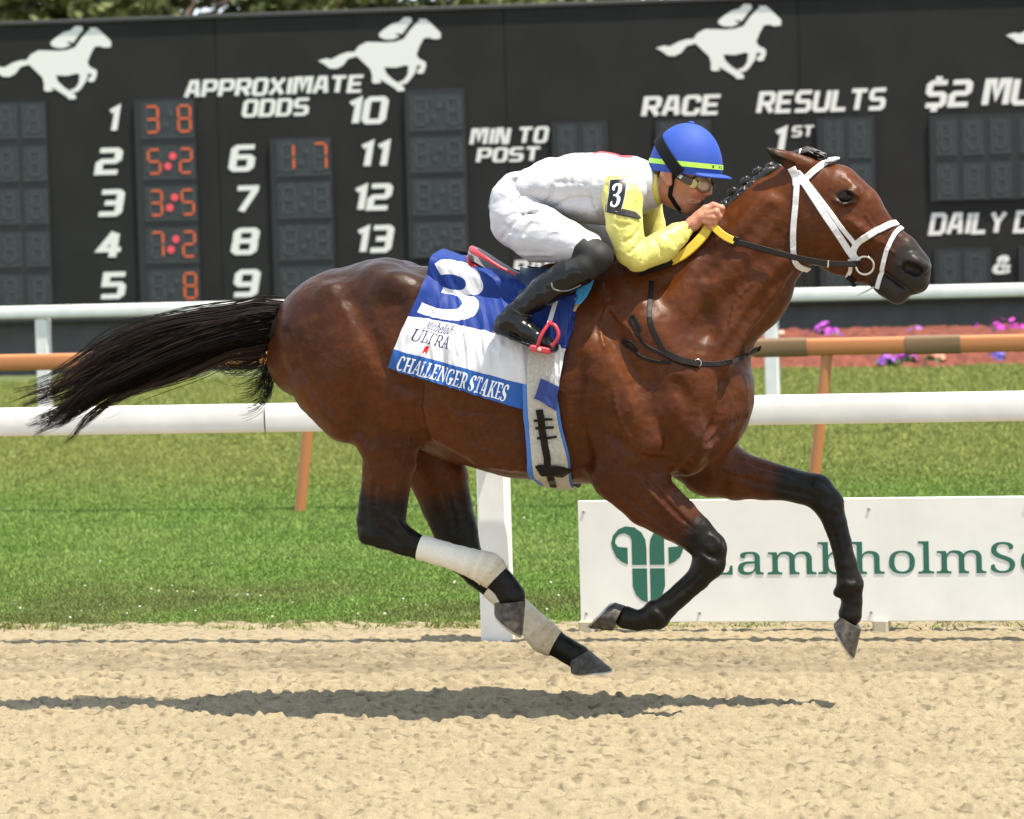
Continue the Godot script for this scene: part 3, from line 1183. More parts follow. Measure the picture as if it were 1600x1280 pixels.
func tote_board() -> void:
	var t := thing("tote_board", "wide black tote board with white racing lettering and numeral windows", "scoreboard", Vector3(-5.781, 0, -27))
	t.rotation.y = 0.1047
	var black := tri(mat(Color(0.023, 0.023, 0.0222), 0.7, {"metallic_specular": 0.3, "albedo_texture": speckle(71, 0.006, 0.86, 1.0, 5)}), 3.0)
	var frame := mat(Color(0.012, 0.013, 0.014), 0.5)
	var glass := tri(mat(Color(0.034, 0.041, 0.045), 0.42, {"albedo_texture": speckle(72, 0.02, 0.7, 1.0)}), 1.0)
	var white := mat(Color(0.70, 0.70, 0.67), 0.55)
	var lit := mat(Color(0.68, 0.12, 0.03), 0.5)
	var unlit := mat(Color(0.049, 0.056, 0.059), 0.5)
	var pink := mat(Color(0.75, 0.07, 0.09), 0.4)
	# the face stands in panels with narrow seams
	var top := 3.86
	var foot := 0.62
	var left := -9.6
	for i in 6:
		var wide := 3.2
		put("face_panel", box_mesh(Vector3(wide - 0.006, top - foot, 0.5), 0.004), black, t, Vector3(left + wide * (i + 0.5), (top + foot) * 0.5, -0.25))
	put("top_cap", box_mesh(Vector3(19.3, 0.05, 0.56), 0.01), mat(Color(0.03, 0.03, 0.03), 0.5), t, Vector3(0, top + 0.027, -0.25))
	put("skirt", box_mesh(Vector3(19.1, 0.75, 0.4), 0.004), tri(mat(Color(0.068, 0.066, 0.072), 0.7, {"albedo_texture": speckle(73, 0.01, 0.85, 1.0)}), 2.0), t, Vector3(0, 0.21, -0.30))
	put("sill", box_mesh(Vector3(19.2, 0.05, 0.12), 0.008), frame, t, Vector3(0, foot - 0.027, 0.0))
	var words := [
		["1", -4.348, 2.805, 0.194, 0.296], ["2", -4.401, 2.334, 0.353, 0.296], ["3", -4.395, 1.874, 0.353, 0.297], ["4", -4.415, 1.411, 0.375, 0.304], ["5", -4.398, 0.961, 0.353, 0.298],
		["6", -2.901, 2.325, 0.35, 0.295], ["7", -2.887, 1.874, 0.322, 0.296], ["8", -2.899, 1.409, 0.358, 0.296], ["9", -2.903, 0.947, 0.351, 0.303],
		["10", -1.509, 2.806, 0.524, 0.301], ["11", -1.449, 2.331, 0.404, 0.294], ["12", -1.484, 1.856, 0.503, 0.294], ["13", -1.477, 1.396, 0.49, 0.302],
		["APPROXIMATE", -2.536, 3.101, 2.029, 0.196], ["ODDS", -2.524, 2.869, 0.783, 0.196], ["MIN TO", 0.046, 2.483, 0.892, 0.181], ["POST", 0.033, 2.277, 0.738, 0.16],
		["TOTE", 0.242, 1.964, 0.555, 0.16], ["CASH", 0.135, 1.761, 0.675, 0.168], ["RACE", 0.378, 1.038, 0.682, 0.161],
		["RACE", 1.941, 2.752, 0.897, 0.222], ["RESULTS", 3.458, 2.757, 1.427, 0.241], ["1", 2.99, 2.353, 0.207, 0.29], ["ST", 3.238, 2.435, 0.269, 0.124],
		["4", 2.985, 0.952, 0.263, 0.292], ["TH", 3.257, 1.042, 0.249, 0.111],
		["$2 MUTUEL", 5.671, 2.791, 2.241, 0.295], ["DAILY DOUBLE", 5.6, 1.391, 2.062, 0.241], ["&", 5.361, 0.935, 0.246, 0.2],
	]
	for w in words:
		spell(t, w[0], white, Vector3(w[1], w[2], 0.0), w[4], w[3])
	# running-horse emblems
	var body := [948, 210, 985, 200, 1010, 205, 1050, 185, 1085, 175, 1115, 175, 1135, 150, 1170, 133, 1215, 135, 1262, 138, 1300, 136, 1340, 125, 1370, 85, 1400, 55, 1412, 48, 1412, 36, 1425, 40, 1440, 38, 1460, 55, 1485, 80, 1508, 105, 1505, 128, 1475, 130, 1455, 122, 1430, 125, 1410, 160, 1395, 195, 1405, 215, 1435, 230, 1437, 250, 1425, 280, 1400, 283, 1395, 270, 1415, 250, 1398, 242, 1388, 275, 1362, 310, 1345, 325, 1318, 328, 1312, 315, 1335, 308, 1352, 285, 1358, 248, 1345, 242, 1300, 252, 1255, 248, 1248, 250, 1255, 275, 1285, 305, 1325, 330, 1337, 345, 1335, 357, 1305, 358, 1295, 345, 1265, 325, 1225, 300, 1232, 318, 1200, 320, 1190, 312, 1192, 285, 1185, 255, 1150, 220, 1125, 195, 1085, 205, 1060, 235, 1030, 248, 1000, 245, 975, 225]
	var rider := [1230, 112, 1228, 98, 1250, 80, 1290, 55, 1322, 48, 1345, 28, 1375, 30, 1380, 48, 1362, 66, 1345, 88, 1332, 104, 1318, 98, 1300, 100, 1322, 112, 1290, 126, 1255, 124]
	var size := 0.00244
	for at in [Vector2(-5.044, 3.433), Vector2(-1.377, 3.406), Vector2(2.337, 3.424), Vector2(6.106, 3.438)]:
		var emblem := put("horse_emblem", plate(scaled(body, 1228.0, 193.0, size), 0.006), white, t, Vector3(at.x, at.y, 0.0))
		put("rider_emblem", plate(scaled(rider, 1228.0, 193.0, size), 0.006), white, emblem)
	# numeral windows: dark frames, recessed panes, seven-bar digits
	for q in [
		[-5.614, 1.889, 1.001, 2.261], [-3.787, 1.866, 0.675, 2.278], [-2.279, 1.599, 0.684, 1.863], [-0.78, 2.09, 0.664, 1.853], [0.801, 2.362, 0.609, 0.501], [1.931, 2.346, 0.605, 0.506],
		[3.686, 1.653, 0.621, 1.839], [5.359, 2.099, 1.55, 0.928], [4.911, 0.909, 0.61, 0.428], [5.846, 0.916, 0.669, 0.434],
	]:
		put("window_frame", box_mesh(Vector3(q[2], q[3], 0.04)), frame, t, Vector3(q[0], q[1], 0.012))
	var panes := [
		["3 8", -3.753, 2.78, 0.595, 0.38], ["5:2", -3.747, 2.315, 0.581, 0.352], ["3:5", -3.741, 1.859, 0.581, 0.36], ["7:2", -3.742, 1.397, 0.582, 0.367], ["  8", -3.743, 0.937, 0.582, 0.368],
		["1 7", -2.252, 2.32, 0.591, 0.379], ["   ", -2.253, 1.853, 0.591, 0.372], ["   ", -2.253, 1.392, 0.591, 0.366], ["   ", -2.253, 0.927, 0.592, 0.366],
		["   ", -0.767, 2.773, 0.593, 0.377], ["   ", -0.766, 2.311, 0.593, 0.363], ["   ", -0.762, 1.846, 0.586, 0.371], ["   ", -0.762, 1.383, 0.587, 0.357],
		["_", 0.657, 2.374, 0.21, 0.404], ["_", 0.945, 2.372, 0.21, 0.403], ["_", 1.789, 2.361, 0.209, 0.416], ["7", 2.068, 2.359, 0.209, 0.416],
	]
	for row in 5:
		var dy := 66.3 * row
		panes.append(["_", -5.576, 2.818, 0.268, 0.36, row])
		panes.append(["_", -5.258, 2.815, 0.267, 0.36, row])
	for row in 4:
		panes.append(["_", 3.553, 2.346, 0.214, 0.394, row])
		panes.append(["_", 3.836, 2.345, 0.241, 0.393, row])
	for row in 2:
		panes.append(["_", 4.763, 2.331, 0.226, 0.365, row])
		panes.append(["_", 5.051, 2.329, 0.226, 0.364, row])
		panes.append(["_", 5.345, 2.334, 0.225, 0.364, row])
		panes.append(["_", 5.656, 2.331, 0.218, 0.364, row])
		panes.append(["_", 5.949, 2.336, 0.218, 0.363, row])
	for q in [[4.771, 0.906, 0.22, 0.359], [5.049, 0.905, 0.24, 0.359], [5.675, 0.91, 0.219, 0.358]]:
		panes.append(["_"] + q)
	for q in panes:
		var u: float = q[1]
		var v: float = q[2]
		if q.size() > 5:
			v -= q[5] * 0.474
		var w: float = q[3]
		var h: float = q[4]
		var shown: String = q[0]
		var pane := put("display_pane", box_mesh(Vector3(w, h, 0.03), 0.0), glass, t, Vector3(u, v, 0.022))
		put("pane_lip", box_mesh(Vector3(w * 1.02, 0.014, 0.05), 0.0), unlit, t, Vector3(u, v - h * 0.5 - 0.009, 0.02))
		var places := [-0.29, 0.32] if shown.length() == 3 else [0.0]
		for k in places.size():
			var ch := shown[k * 2] if shown.length() == 3 else shown
			var dw := w * 0.22 if shown.length() == 3 else w * 0.42
			var at := Vector3(w * places[k], 0, 0.016)
			if ch != " " and ch != "_":
				put("lit_digit", digit(ch, dw, h * 0.74, true), lit, pane, at)
			if ch != "8":
				tag(put("dark_digit", digit(ch, dw, h * 0.74, false), unlit, pane, at - Vector3(0, 0, 0.001)), "", "", "", "stuff")
		if shown.length() == 3:
			var dot := CylinderMesh.new()
			dot.top_radius = 0.042 if shown[1] == ":" else 0.026
			dot.bottom_radius = dot.top_radius
			dot.height = 0.012
			dot.radial_segments = 12
			for sgn in [1, -1]:
				put("colon_dot", dot, pink if shown[1] == ":" else unlit, pane, Vector3(w * (0.02 + 0.05 * sgn), h * 0.155 * sgn, 0.018), Vector3(PI / 2, 0, 0))


func scaled(v: Array, cx: float, cy: float, s: float) -> PackedVector2Array:
	var out := PackedVector2Array()
	for i in range(0, v.size(), 2):
		out.append(Vector2(v[i] - cx, cy - v[i + 1]) * s)
	return out


# ------------------------------------------------------------------ trees behind the board
func trees() -> void:
	rng.seed = 21
	var spots := [[-30.5, -52.0, 8.4, 3.6], [-26.0, -58.0, 9.6, 3.8], [-22.3, -51.0, 8.0, 3.2], [-19.2, -56.0, 9.2, 3.4], [-16.4, -60.0, 9.0, 3.2], [-35.5, -60.0, 10.2, 4.2], [-13.6, -66.0, 8.2, 2.6]]
	var names := ["olive tree crown nearest the far left end of the board", "tall olive-green tree behind the first emblem", "lower broad tree between two taller ones behind the board", "rounded olive tree behind the odds lettering", "tree with thin yellow-green crown behind the second emblem", "largest tree at the far left behind the board", "last small sparse tree before open sky"]
	var bark := mat(Color(0.12, 0.09, 0.065), 0.9)
	var leaf := tinted(0.7, {"cull_mode": BaseMaterial3D.CULL_DISABLED, "backlight_enabled": true, "backlight": Color(0.2, 0.24, 0.06)})
	for n in spots.size():
		var s: Array = spots[n]
		var t := thing("broadleaf_tree", names[n], "tree", Vector3(s[0], -0.03, s[1]), "trees behind the tote board")
		var h: float = s[2]
		var trunk := start()
		tube([Vector3.ZERO, Vector3(0.1, h * 0.3, 0), Vector3(0.0, h * 0.75, 0.1)], [0.28, 0.2, 0.06], 8, trunk)
		var clumps := []
		for k in 44:
			var a := rng.randf() * TAU
			var y := rng.randf_range(0.30, 0.97)
			var r: float = s[3] * sqrt(1.0 - pow((y - 0.55) / 0.5, 2.0)) * sqrt(rng.randf()) if absf(y - 0.55) < 0.5 else 0.3
			var c := Vector3(cos(a) * r, h * y, sin(a) * r)
			clumps.append(c)
			if k % 3 == 0:
				tube([Vector3(0.05, h * y * 0.55, 0), c * Vector3(0.5, 0.9, 0.5), c], [0.09, 0.05, 0.02], 5, trunk)
		trunk.generate_normals()
		put("trunk", trunk.commit(), bark, t)
		var st := start()
		for c in clumps:
			var tone := rng.randf_range(0.7, 1.35)
			for k in 330:
				var d := Vector3(rng.randfn(), rng.randfn() * 0.75, rng.randfn()) * 0.52
				var p: Vector3 = c + d
				var u := Vector3(rng.randfn(), rng.randfn() * 0.6, rng.randfn()).normalized()
				var v := u.cross(Vector3(rng.randfn(), rng.randfn(), rng.randfn())).normalized()
				var q := rng.randf_range(0.75, 1.2) * tone
				st.set_color(Color(0.098 * q, 0.118 * q, 0.032 * q))
				quad(st, p - u * 0.15, p + v * 0.085, p + u * 0.15, p - v * 0.085)
		st.generate_normals()
		put("crown", st.commit(), leaf, t)

# ------------------------------------------------------------------ the horse
var horse := Field.new()      # whole body
var coat := FastNoiseLite.new()


func horse_shape() -> Field:
	var f := Field.new()
	# barrel and quarters along the middle
	f.chain([-0.667, 1.188, 0, 0.135, 0.15, 0, -0.554, 1.256, 0, 0.214, 0.23, 0, -0.4, 1.249, 0, 0.256, 0.265, 0, -0.27, 1.195, 0, 0.292, 0.28, 0, -0.097, 1.141, 0, 0.317, 0.3, 0, 0.075, 1.11, 0, 0.334, 0.305, 0, 0.247, 1.111, 0, 0.353, 0.285, 0, 0.387, 1.117, 0, 0.364, 0.255, 0, 0.493, 1.103, 0, 0.334, 0.235, 0, 0.562, 1.056, 0, 0.275, 0.2, 0], 0.04)
	f.chain([-0.395, 1.417, 0, 0.089, 0.16, 0, -0.549, 1.416, 0, 0.059, 0.12, 0, -0.702, 1.334, 0, 0.042, 0.06, 0], 0.05)
	f.chain([0.17, 1.425, 0, 0.055, 0.1, 0, 0.385, 1.458, 0, 0.047, 0.06, 0, 0.535, 1.479, 0, 0.042, 0.05, 0], 0.05)
	# neck and head
	f.chain([0.486, 1.25, 0, 0.271, 0.19, 0, 0.626, 1.343, 0, 0.25, 0.155, 0, 0.762, 1.432, 0, 0.22, 0.125, 0, 0.852, 1.517, 0, 0.169, 0.105, 0, 0.942, 1.606, 0, 0.161, 0.09, 0, 1.006, 1.644, 0, 0.148, 0.085, 0], 0.05)
	f.chain([1.04, 1.678, 0, 0.129, 0.08, 0, 1.11, 1.676, 0, 0.106, 0.088, 0, 1.167, 1.617, 0, 0.108, 0.08, 0, 1.211, 1.554, 0, 0.099, 0.066, 0.1, 1.26, 1.507, 0, 0.089, 0.055, 0.35, 1.309, 1.477, 0, 0.078, 0.05, 0.6], 0.03)
	f.chain([1.079, 1.578, 0, 0.127, 0.078, 0, 1.14, 1.522, 0, 0.102, 0.066, 0.1, 1.205, 1.471, 0, 0.076, 0.05, 0.4], 0.025)
	f.chain([1.309, 1.477, 0, 0.078, 0.05, 0.6, 1.351, 1.439, 0, 0.07, 0.056, 0.85, 1.361, 1.414, 0, 0.055, 0.052, 0.95], 0.02)
	f.chain([1.229, 1.433, 0, 0.04, 0.035, 0.6, 1.278, 1.391, 0, 0.042, 0.038, 0.9, 1.31, 1.363, 0, 0.039, 0.036, 1], 0.015)
	f.chain([1.356, 1.389, 0, 0.032, 0.042, 0.95, 1.381, 1.391, 0, 0.03, 0.036, 0.95], 0.015)
	# brow, cheek ridge, jaw muscle, eye rim
	f.pair([1.148, 1.708, 0.068, 0.027, 0.022, 0, 1.185, 1.691, 0.066, 0.023, 0.02, 0], 0.025)
	f.pair([1.121, 1.674, 0.083, 0.006, 0.01, 0, 1.138, 1.696, 0.088, 0.009, 0.013, 0, 1.167, 1.699, 0.088, 0.01, 0.014, 0, 1.195, 1.68, 0.08, 0.006, 0.01, 0], 0.010)
	f.pair([1.125, 1.668, 0.084, 0.006, 0.009, 0, 1.152, 1.653, 0.088, 0.007, 0.011, 0, 1.184, 1.66, 0.082, 0.006, 0.009, 0], 0.010)
	f.pair([1.328, 1.449, 0.05, 0.008, 0.012, 0.8, 1.347, 1.465, 0.052, 0.009, 0.013, 0.8, 1.379, 1.462, 0.048, 0.009, 0.012, 0.8, 1.4, 1.44, 0.038, 0.008, 0.01, 0.8], 0.010)
	f.pair([1.175, 1.599, 0.07, 0.017, 0.012, 0, 1.25, 1.529, 0.056, 0.013, 0.01, 0], 0.03)
	f.pair([1.081, 1.587, 0.06, 0.08, 0.03, 0], 0.03)
	f.pair([1.036, 1.773, 0.05, 0.034, 0.026, 0, 0.984, 1.795, 0.062, 0.029, 0.02, 0.1, 0.936, 1.817, 0.068, 0.017, 0.011, 0.4, 0.901, 1.841, 0.068, 0.005, 0.005, 0.9], 0.015)
	f.pair([0.989, 1.781, 0.07, 0.015, 0.018, 1.2, 0.941, 1.807, 0.075, 0.011, 0.012, 1.2, 0.91, 1.832, 0.072, 0.004, 0.005, 1.2], 0.008)
	f.pair([1.365, 1.466, 0.048, 0.023, 0.016, 0.8, 1.401, 1.445, 0.042, 0.017, 0.014, 0.8], 0.014)
	# muscle relief: quarters, loin, shoulder blade, arm, neck
	f.pair([-0.523, 1.383, 0.183, 0.054, 0.035, 0, -0.397, 1.193, 0.233, 0.07, 0.035, 0, -0.321, 1.071, 0.233, 0.062, 0.035, 0], 0.04)
	f.pair([-0.645, 1.279, 0.148, 0.046, 0.03, 0, -0.599, 1.131, 0.173, 0.054, 0.035, 0, -0.498, 1.025, 0.198, 0.058, 0.035, 0], 0.04)
	f.pair([-0.298, 1.379, 0.218, 0.071, 0.035, 0, -0.252, 1.191, 0.253, 0.07, 0.035, 0], 0.04)
	f.pair([0.426, 1.443, 0.133, 0.038, 0.025, 0, 0.524, 1.278, 0.213, 0.046, 0.03, 0, 0.616, 1.112, 0.223, 0.05, 0.03, 0], 0.035)
	f.pair([0.36, 1.179, 0.243, 0.062, 0.035, 0, 0.471, 1.013, 0.248, 0.07, 0.04, 0, 0.52, 0.909, 0.243, 0.054, 0.04, 0], 0.035)
	f.pair([0.603, 1.01, 0.228, 0.062, 0.035, 0, 0.669, 0.904, 0.198, 0.054, 0.04, 0], 0.04)
	f.pair([0.908, 1.637, 0.076, 0.042, 0.022, 0, 0.762, 1.476, 0.103, 0.055, 0.025, 0, 0.621, 1.336, 0.158, 0.054, 0.025, 0], 0.04)
	f.pair([0.935, 1.45, 0.078, 0.034, 0.02, 0, 0.831, 1.309, 0.103, 0.042, 0.025, 0, 0.741, 1.168, 0.153, 0.05, 0.025, 0], 0.04)
	# near and far quarters
	f.pair([-0.549, 1.275, 0.1, 0.176, 0.13, 0, -0.457, 1.147, 0.13, 0.184, 0.13, 0, -0.356, 1.041, 0.15, 0.117, 0.1, 0, -0.318, 1.016, 0.165, 0.079, 0.075, 0], 0.05)
	f.pair([-0.593, 1.086, 0.12, 0.088, 0.08, 0, -0.491, 1.022, 0.14, 0.113, 0.08, 0], 0.05)
	f.pair([-0.357, 1.409, 0.15, 0.084, 0.07, 0, -0.24, 1.377, 0.19, 0.071, 0.05, 0], 0.07)
	# near hind leg
	f.chain([-0.328, 1.01, 0.16, 0.092, 0.085, 0, -0.357, 0.93, 0.16, 0.109, 0.075, 0, -0.354, 0.848, 0.155, 0.088, 0.064, 0.1, -0.366, 0.775, 0.15, 0.077, 0.055, 0.3, -0.377, 0.695, 0.15, 0.073, 0.046, 0.8, -0.381, 0.632, 0.15, 0.073, 0.043, 1, -0.326, 0.591, 0.15, 0.05, 0.038, 1, -0.266, 0.565, 0.15, 0.04, 0.032, 1, -0.161, 0.535, 0.15, 0.036, 0.03, 1, -0.088, 0.511, 0.15, 0.04, 0.032, 1, -0.031, 0.486, 0.15, 0.052, 0.036, 1, 0.015, 0.443, 0.15, 0.042, 0.031, 1, 0.042, 0.403, 0.15, 0.046, 0.036, 1], 0.035)
	f.chain([-0.426, 0.832, 0.155, 0.015, 0.025, 0.7, -0.441, 0.736, 0.15, 0.019, 0.024, 1.1, -0.45, 0.658, 0.15, 0.023, 0.024, 1, -0.443, 0.603, 0.15, 0.027, 0.028, 1], 0.02)
	# far hind leg, reaching under the belly
	f.chain([-0.393, 1.09, -0.13, 0.193, 0.13, 0, -0.324, 0.915, -0.15, 0.133, 0.09, 0, -0.264, 0.776, -0.15, 0.099, 0.075, 0.35, -0.238, 0.677, -0.15, 0.086, 0.062, 0.6, -0.209, 0.586, -0.15, 0.075, 0.05, 0.9, -0.189, 0.512, -0.15, 0.066, 0.044, 1, -0.141, 0.449, -0.15, 0.047, 0.036, 1, -0.05, 0.366, -0.15, 0.039, 0.031, 1, 0.029, 0.29, -0.15, 0.041, 0.032, 1, 0.089, 0.227, -0.15, 0.051, 0.037, 1, 0.149, 0.193, -0.15, 0.041, 0.031, 1, 0.196, 0.165, -0.15, 0.043, 0.036, 1], 0.035)
	# shoulder, arm and near foreleg, folded
	f.pair([0.437, 1.391, 0.12, 0.063, 0.06, 0, 0.516, 1.235, 0.17, 0.1, 0.065, 0, 0.616, 1.064, 0.17, 0.108, 0.06, 0], 0.06)
	f.pair([0.356, 1.011, 0.19, 0.108, 0.06, 0, 0.436, 0.906, 0.185, 0.121, 0.065, 0], 0.05)
	f.pair([0.667, 0.981, 0.11, 0.101, 0.06, 0, 0.625, 0.879, 0.13, 0.092, 0.07, 0], 0.05)
	f.chain([0.482, 0.965, 0.14, 0.167, 0.1, 0, 0.435, 0.815, 0.16, 0.121, 0.085, 0, 0.509, 0.718, 0.16, 0.094, 0.066, 0, 0.594, 0.651, 0.155, 0.075, 0.053, 0.15, 0.653, 0.604, 0.15, 0.061, 0.047, 0.75, 0.702, 0.552, 0.15, 0.056, 0.046, 1, 0.697, 0.506, 0.15, 0.054, 0.043, 1, 0.662, 0.458, 0.15, 0.04, 0.035, 1, 0.608, 0.409, 0.15, 0.036, 0.031, 1, 0.555, 0.365, 0.15, 0.038, 0.032, 1, 0.52, 0.336, 0.15, 0.046, 0.036, 1, 0.465, 0.319, 0.15, 0.033, 0.03, 1, 0.421, 0.33, 0.15, 0.038, 0.034, 1], 0.035)
	f.chain([0.461, 0.794, 0.22, 0.05, 0.02, 0, 0.569, 0.684, 0.2, 0.035, 0.018, 0.1, 0.645, 0.618, 0.185, 0.023, 0.012, 0.7], 0.02)
	f.chain([0.387, 0.816, 0.215, 0.042, 0.02, 0, 0.527, 0.666, 0.2, 0.029, 0.016, 0.1, 0.631, 0.58, 0.185, 0.017, 0.012, 0.6], 0.02)
	# far foreleg, reaching forward
	f.chain([0.564, 0.947, -0.12, 0.171, 0.1, 0, 0.665, 0.806, -0.14, 0.111, 0.09, 0, 0.745, 0.769, -0.14, 0.084, 0.07, 0.05, 0.839, 0.751, -0.14, 0.066, 0.056, 0.3, 0.927, 0.735, -0.14, 0.054, 0.048, 0.8, 1.016, 0.711, -0.14, 0.056, 0.046, 1, 1.053, 0.669, -0.14, 0.051, 0.043, 1, 1.073, 0.611, -0.14, 0.039, 0.035, 1, 1.092, 0.541, -0.14, 0.035, 0.031, 1, 1.107, 0.469, -0.14, 0.036, 0.032, 1, 1.119, 0.404, -0.14, 0.044, 0.037, 1, 1.124, 0.347, -0.14, 0.033, 0.03, 1, 1.118, 0.304, -0.14, 0.039, 0.035, 1], 0.035)
	f.chain([1.078, 0.377, -0.14, 0.017, 0.02, 1], 0.015)
	f.chain([0.508, 0.369, 0.15, 0.017, 0.02, 1], 0.015)
	# ribs behind the elbow and the flank fold
	f.pair([-0.158, 1.021, 0.22, 0.083, 0.05, 0, -0.016, 0.913, 0.2, 0.083, 0.06, 0, 0.153, 0.89, 0.2, 0.083, 0.06, 0], 0.06)
	# hollows: eye socket, ear cup, nostril, mouth, jaw groove, stifle fold, breast fold, elbow fold, jugular groove
	f.pair([1.155, 1.675, 0.094, 0.015, 0.012, 0, 1.167, 1.675, 0.093, 0.015, 0.012, 0], 0.008, 1.0)
	f.pair([1.155, 1.728, 0.088, 0.019, 0.012, 0, 1.135, 1.692, 0.098, 0.01, 0.008, 0], 0.03, 1.0)
	f.pair([0.987, 1.778, 0.083, 0.015, 0.01, 0, 0.933, 1.805, 0.083, 0.008, 0.006, 0], 0.006, 1.0)
	f.pair([1.354, 1.442, 0.062, 0.02, 0.026, 0, 1.379, 1.433, 0.052, 0.018, 0.026, 0], 0.008, 1.0)
	f.relief([Vector3(1.367, 1.359, 0.035), Vector3(1.336, 1.38, 0.04), Vector3(1.303, 1.406, 0.042), Vector3(1.267, 1.433, 0.045)], 0.007, -0.012, 0.006)
	f.pair([1.184, 1.419, 0.04, 0.017, 0.012, 0, 1.107, 1.446, 0.05, 0.011, 0.008, 0], 0.02, 1.0)
	# drawn folds between the muscles
	f.relief([Vector3(-0.216, 1.117, 0.28), Vector3(-0.227, 1.026, 0.28), Vector3(-0.216, 0.933, 0.26)], 0.014, -0.013, 0.02)
	f.relief([Vector3(0.319, 1.182, 0.28), Vector3(0.3, 1.018, 0.28), Vector3(0.323, 0.846, 0.25)], 0.02, -0.011, 0.025)
	f.relief([Vector3(0.409, 0.932, 0.26), Vector3(0.499, 0.864, 0.25), Vector3(0.57, 0.841, 0.23)], 0.014, -0.008, 0.02)
	f.relief([Vector3(0.397, 1.311, 0.2), Vector3(0.477, 1.137, 0.26), Vector3(0.529, 0.992, 0.26), Vector3(0.504, 0.901, 0.25)], 0.02, -0.008, 0.025)
	f.relief([Vector3(0.761, 1.118, 0.18), Vector3(0.743, 0.983, 0.17), Vector3(0.679, 0.865, 0.18), Vector3(0.602, 0.792, 0.18)], 0.014, -0.012, 0.018)
	f.relief([Vector3(0.815, 0.973, 0.08), Vector3(0.776, 0.951, 0.12), Vector3(0.717, 0.896, 0.15)], 0.010, -0.008, 0.014)
	f.relief([Vector3(0.628, 1.092, 0.24), Vector3(0.67, 0.988, 0.23), Vector3(0.64, 0.885, 0.22)], 0.02, -0.006, 0.025)
	f.relief([Vector3(0.727, 1.528, 0.11), Vector3(0.69, 1.396, 0.16), Vector3(0.715, 1.252, 0.17)], 0.03, -0.006, 0.03)
	f.relief([Vector3(0.964, 1.441, 0.07), Vector3(0.866, 1.32, 0.1), Vector3(0.761, 1.168, 0.15)], 0.018, -0.010, 0.025)
	f.relief([Vector3(0.92, 1.636, 0.09), Vector3(0.827, 1.536, 0.11), Vector3(0.723, 1.436, 0.13)], 0.02, -0.005, 0.03)
	f.relief([Vector3(-0.684, 1.279, 0.15), Vector3(-0.618, 1.133, 0.2), Vector3(-0.502, 1.007, 0.24), Vector3(-0.4, 0.917, 0.23)], 0.016, -0.008, 0.025)
	f.relief([Vector3(-0.447, 1.383, 0.24), Vector3(-0.342, 1.202, 0.27), Vector3(-0.255, 1.101, 0.27)], 0.022, -0.007, 0.03)
	f.relief([Vector3(-0.365, 1.463, 0.2), Vector3(-0.291, 1.437, 0.22), Vector3(-0.223, 1.415, 0.24)], 0.045, 0.010, 0.03)
	f.relief([Vector3(-0.242, 1.379, 0.27), Vector3(-0.23, 1.275, 0.28), Vector3(-0.246, 1.172, 0.28)], 0.03, 0.006, 0.03)
	f.relief([Vector3(0.431, 0.745, 0.24), Vector3(0.514, 0.676, 0.22), Vector3(0.617, 0.59, 0.2)], 0.008, -0.007, 0.010, false)
	f.relief([Vector3(0.506, 0.802, 0.25), Vector3(0.586, 0.7, 0.22), Vector3(0.655, 0.619, 0.2)], 0.008, -0.007, 0.010, false)
	f.relief([Vector3(0.688, 0.485, 0.19), Vector3(0.618, 0.424, 0.18), Vector3(0.558, 0.383, 0.18)], 0.006, -0.004, 0.007, false)
	f.relief([Vector3(1.061, 0.615, -0.1), Vector3(1.08, 0.541, -0.1), Vector3(1.093, 0.436, -0.1)], 0.006, -0.004, 0.007, false)
	f.relief([Vector3(0.781, 0.762, -0.07), Vector3(0.885, 0.73, -0.08), Vector3(1.005, 0.699, -0.09)], 0.008, -0.006, 0.010, false)
	f.relief([Vector3(0.803, 0.81, -0.07), Vector3(0.907, 0.78, -0.08), Vector3(1.006, 0.743, -0.09)], 0.007, -0.005, 0.009, false)
	f.relief([Vector3(-0.394, 0.788, 0.2), Vector3(-0.406, 0.707, 0.19), Vector3(-0.397, 0.64, 0.19)], 0.009, -0.009, 0.010, false)
	f.relief([Vector3(-0.305, 0.899, 0.23), Vector3(-0.322, 0.792, 0.21), Vector3(-0.337, 0.687, 0.2)], 0.012, 0.004, 0.012, false)
	f.relief([Vector3(-0.234, 0.78, -0.07), Vector3(-0.209, 0.66, -0.09), Vector3(-0.19, 0.551, -0.1)], 0.010, -0.006, 0.012, false)
	for q in [[Vector3(-0.085, 0.992, 0.3), Vector3(-0.069, 0.919, 0.27), Vector3(-0.048, 0.847, 0.2)], [Vector3(-0.03, 0.978, 0.3), Vector3(-0.014, 0.91, 0.27), Vector3(0.007, 0.834, 0.2)], [Vector3(0.024, 0.965, 0.3), Vector3(0.041, 0.901, 0.27), Vector3(0.062, 0.821, 0.2)], [Vector3(0.079, 0.952, 0.3), Vector3(0.096, 0.892, 0.27), Vector3(0.109, 0.816, 0.2)]]:
		f.relief(q, 0.016, 0.0035, 0.016)
	for q in [[[Vector3(0.713, 0.598, 0.2), Vector3(0.738, 0.577, 0.2), Vector3(0.744, 0.547, 0.19)]], [[Vector3(0.682, 0.536, 0.2), Vector3(0.707, 0.515, 0.2), Vector3(0.73, 0.501, 0.19)]], [[Vector3(1.01, 0.736, -0.09), Vector3(1.039, 0.723, -0.09), Vector3(1.059, 0.697, -0.1)]], [[Vector3(1.038, 0.669, -0.09), Vector3(1.062, 0.655, -0.1), Vector3(1.083, 0.646, -0.1)]], [[Vector3(1.103, 0.419, -0.1), Vector3(1.123, 0.402, -0.1), Vector3(1.144, 0.406, -0.1)]], [[Vector3(0.513, 0.353, 0.19), Vector3(0.533, 0.341, 0.19), Vector3(0.548, 0.319, 0.18)]]]:
		f.relief(q[0], 0.010, 0.004, 0.010, false)
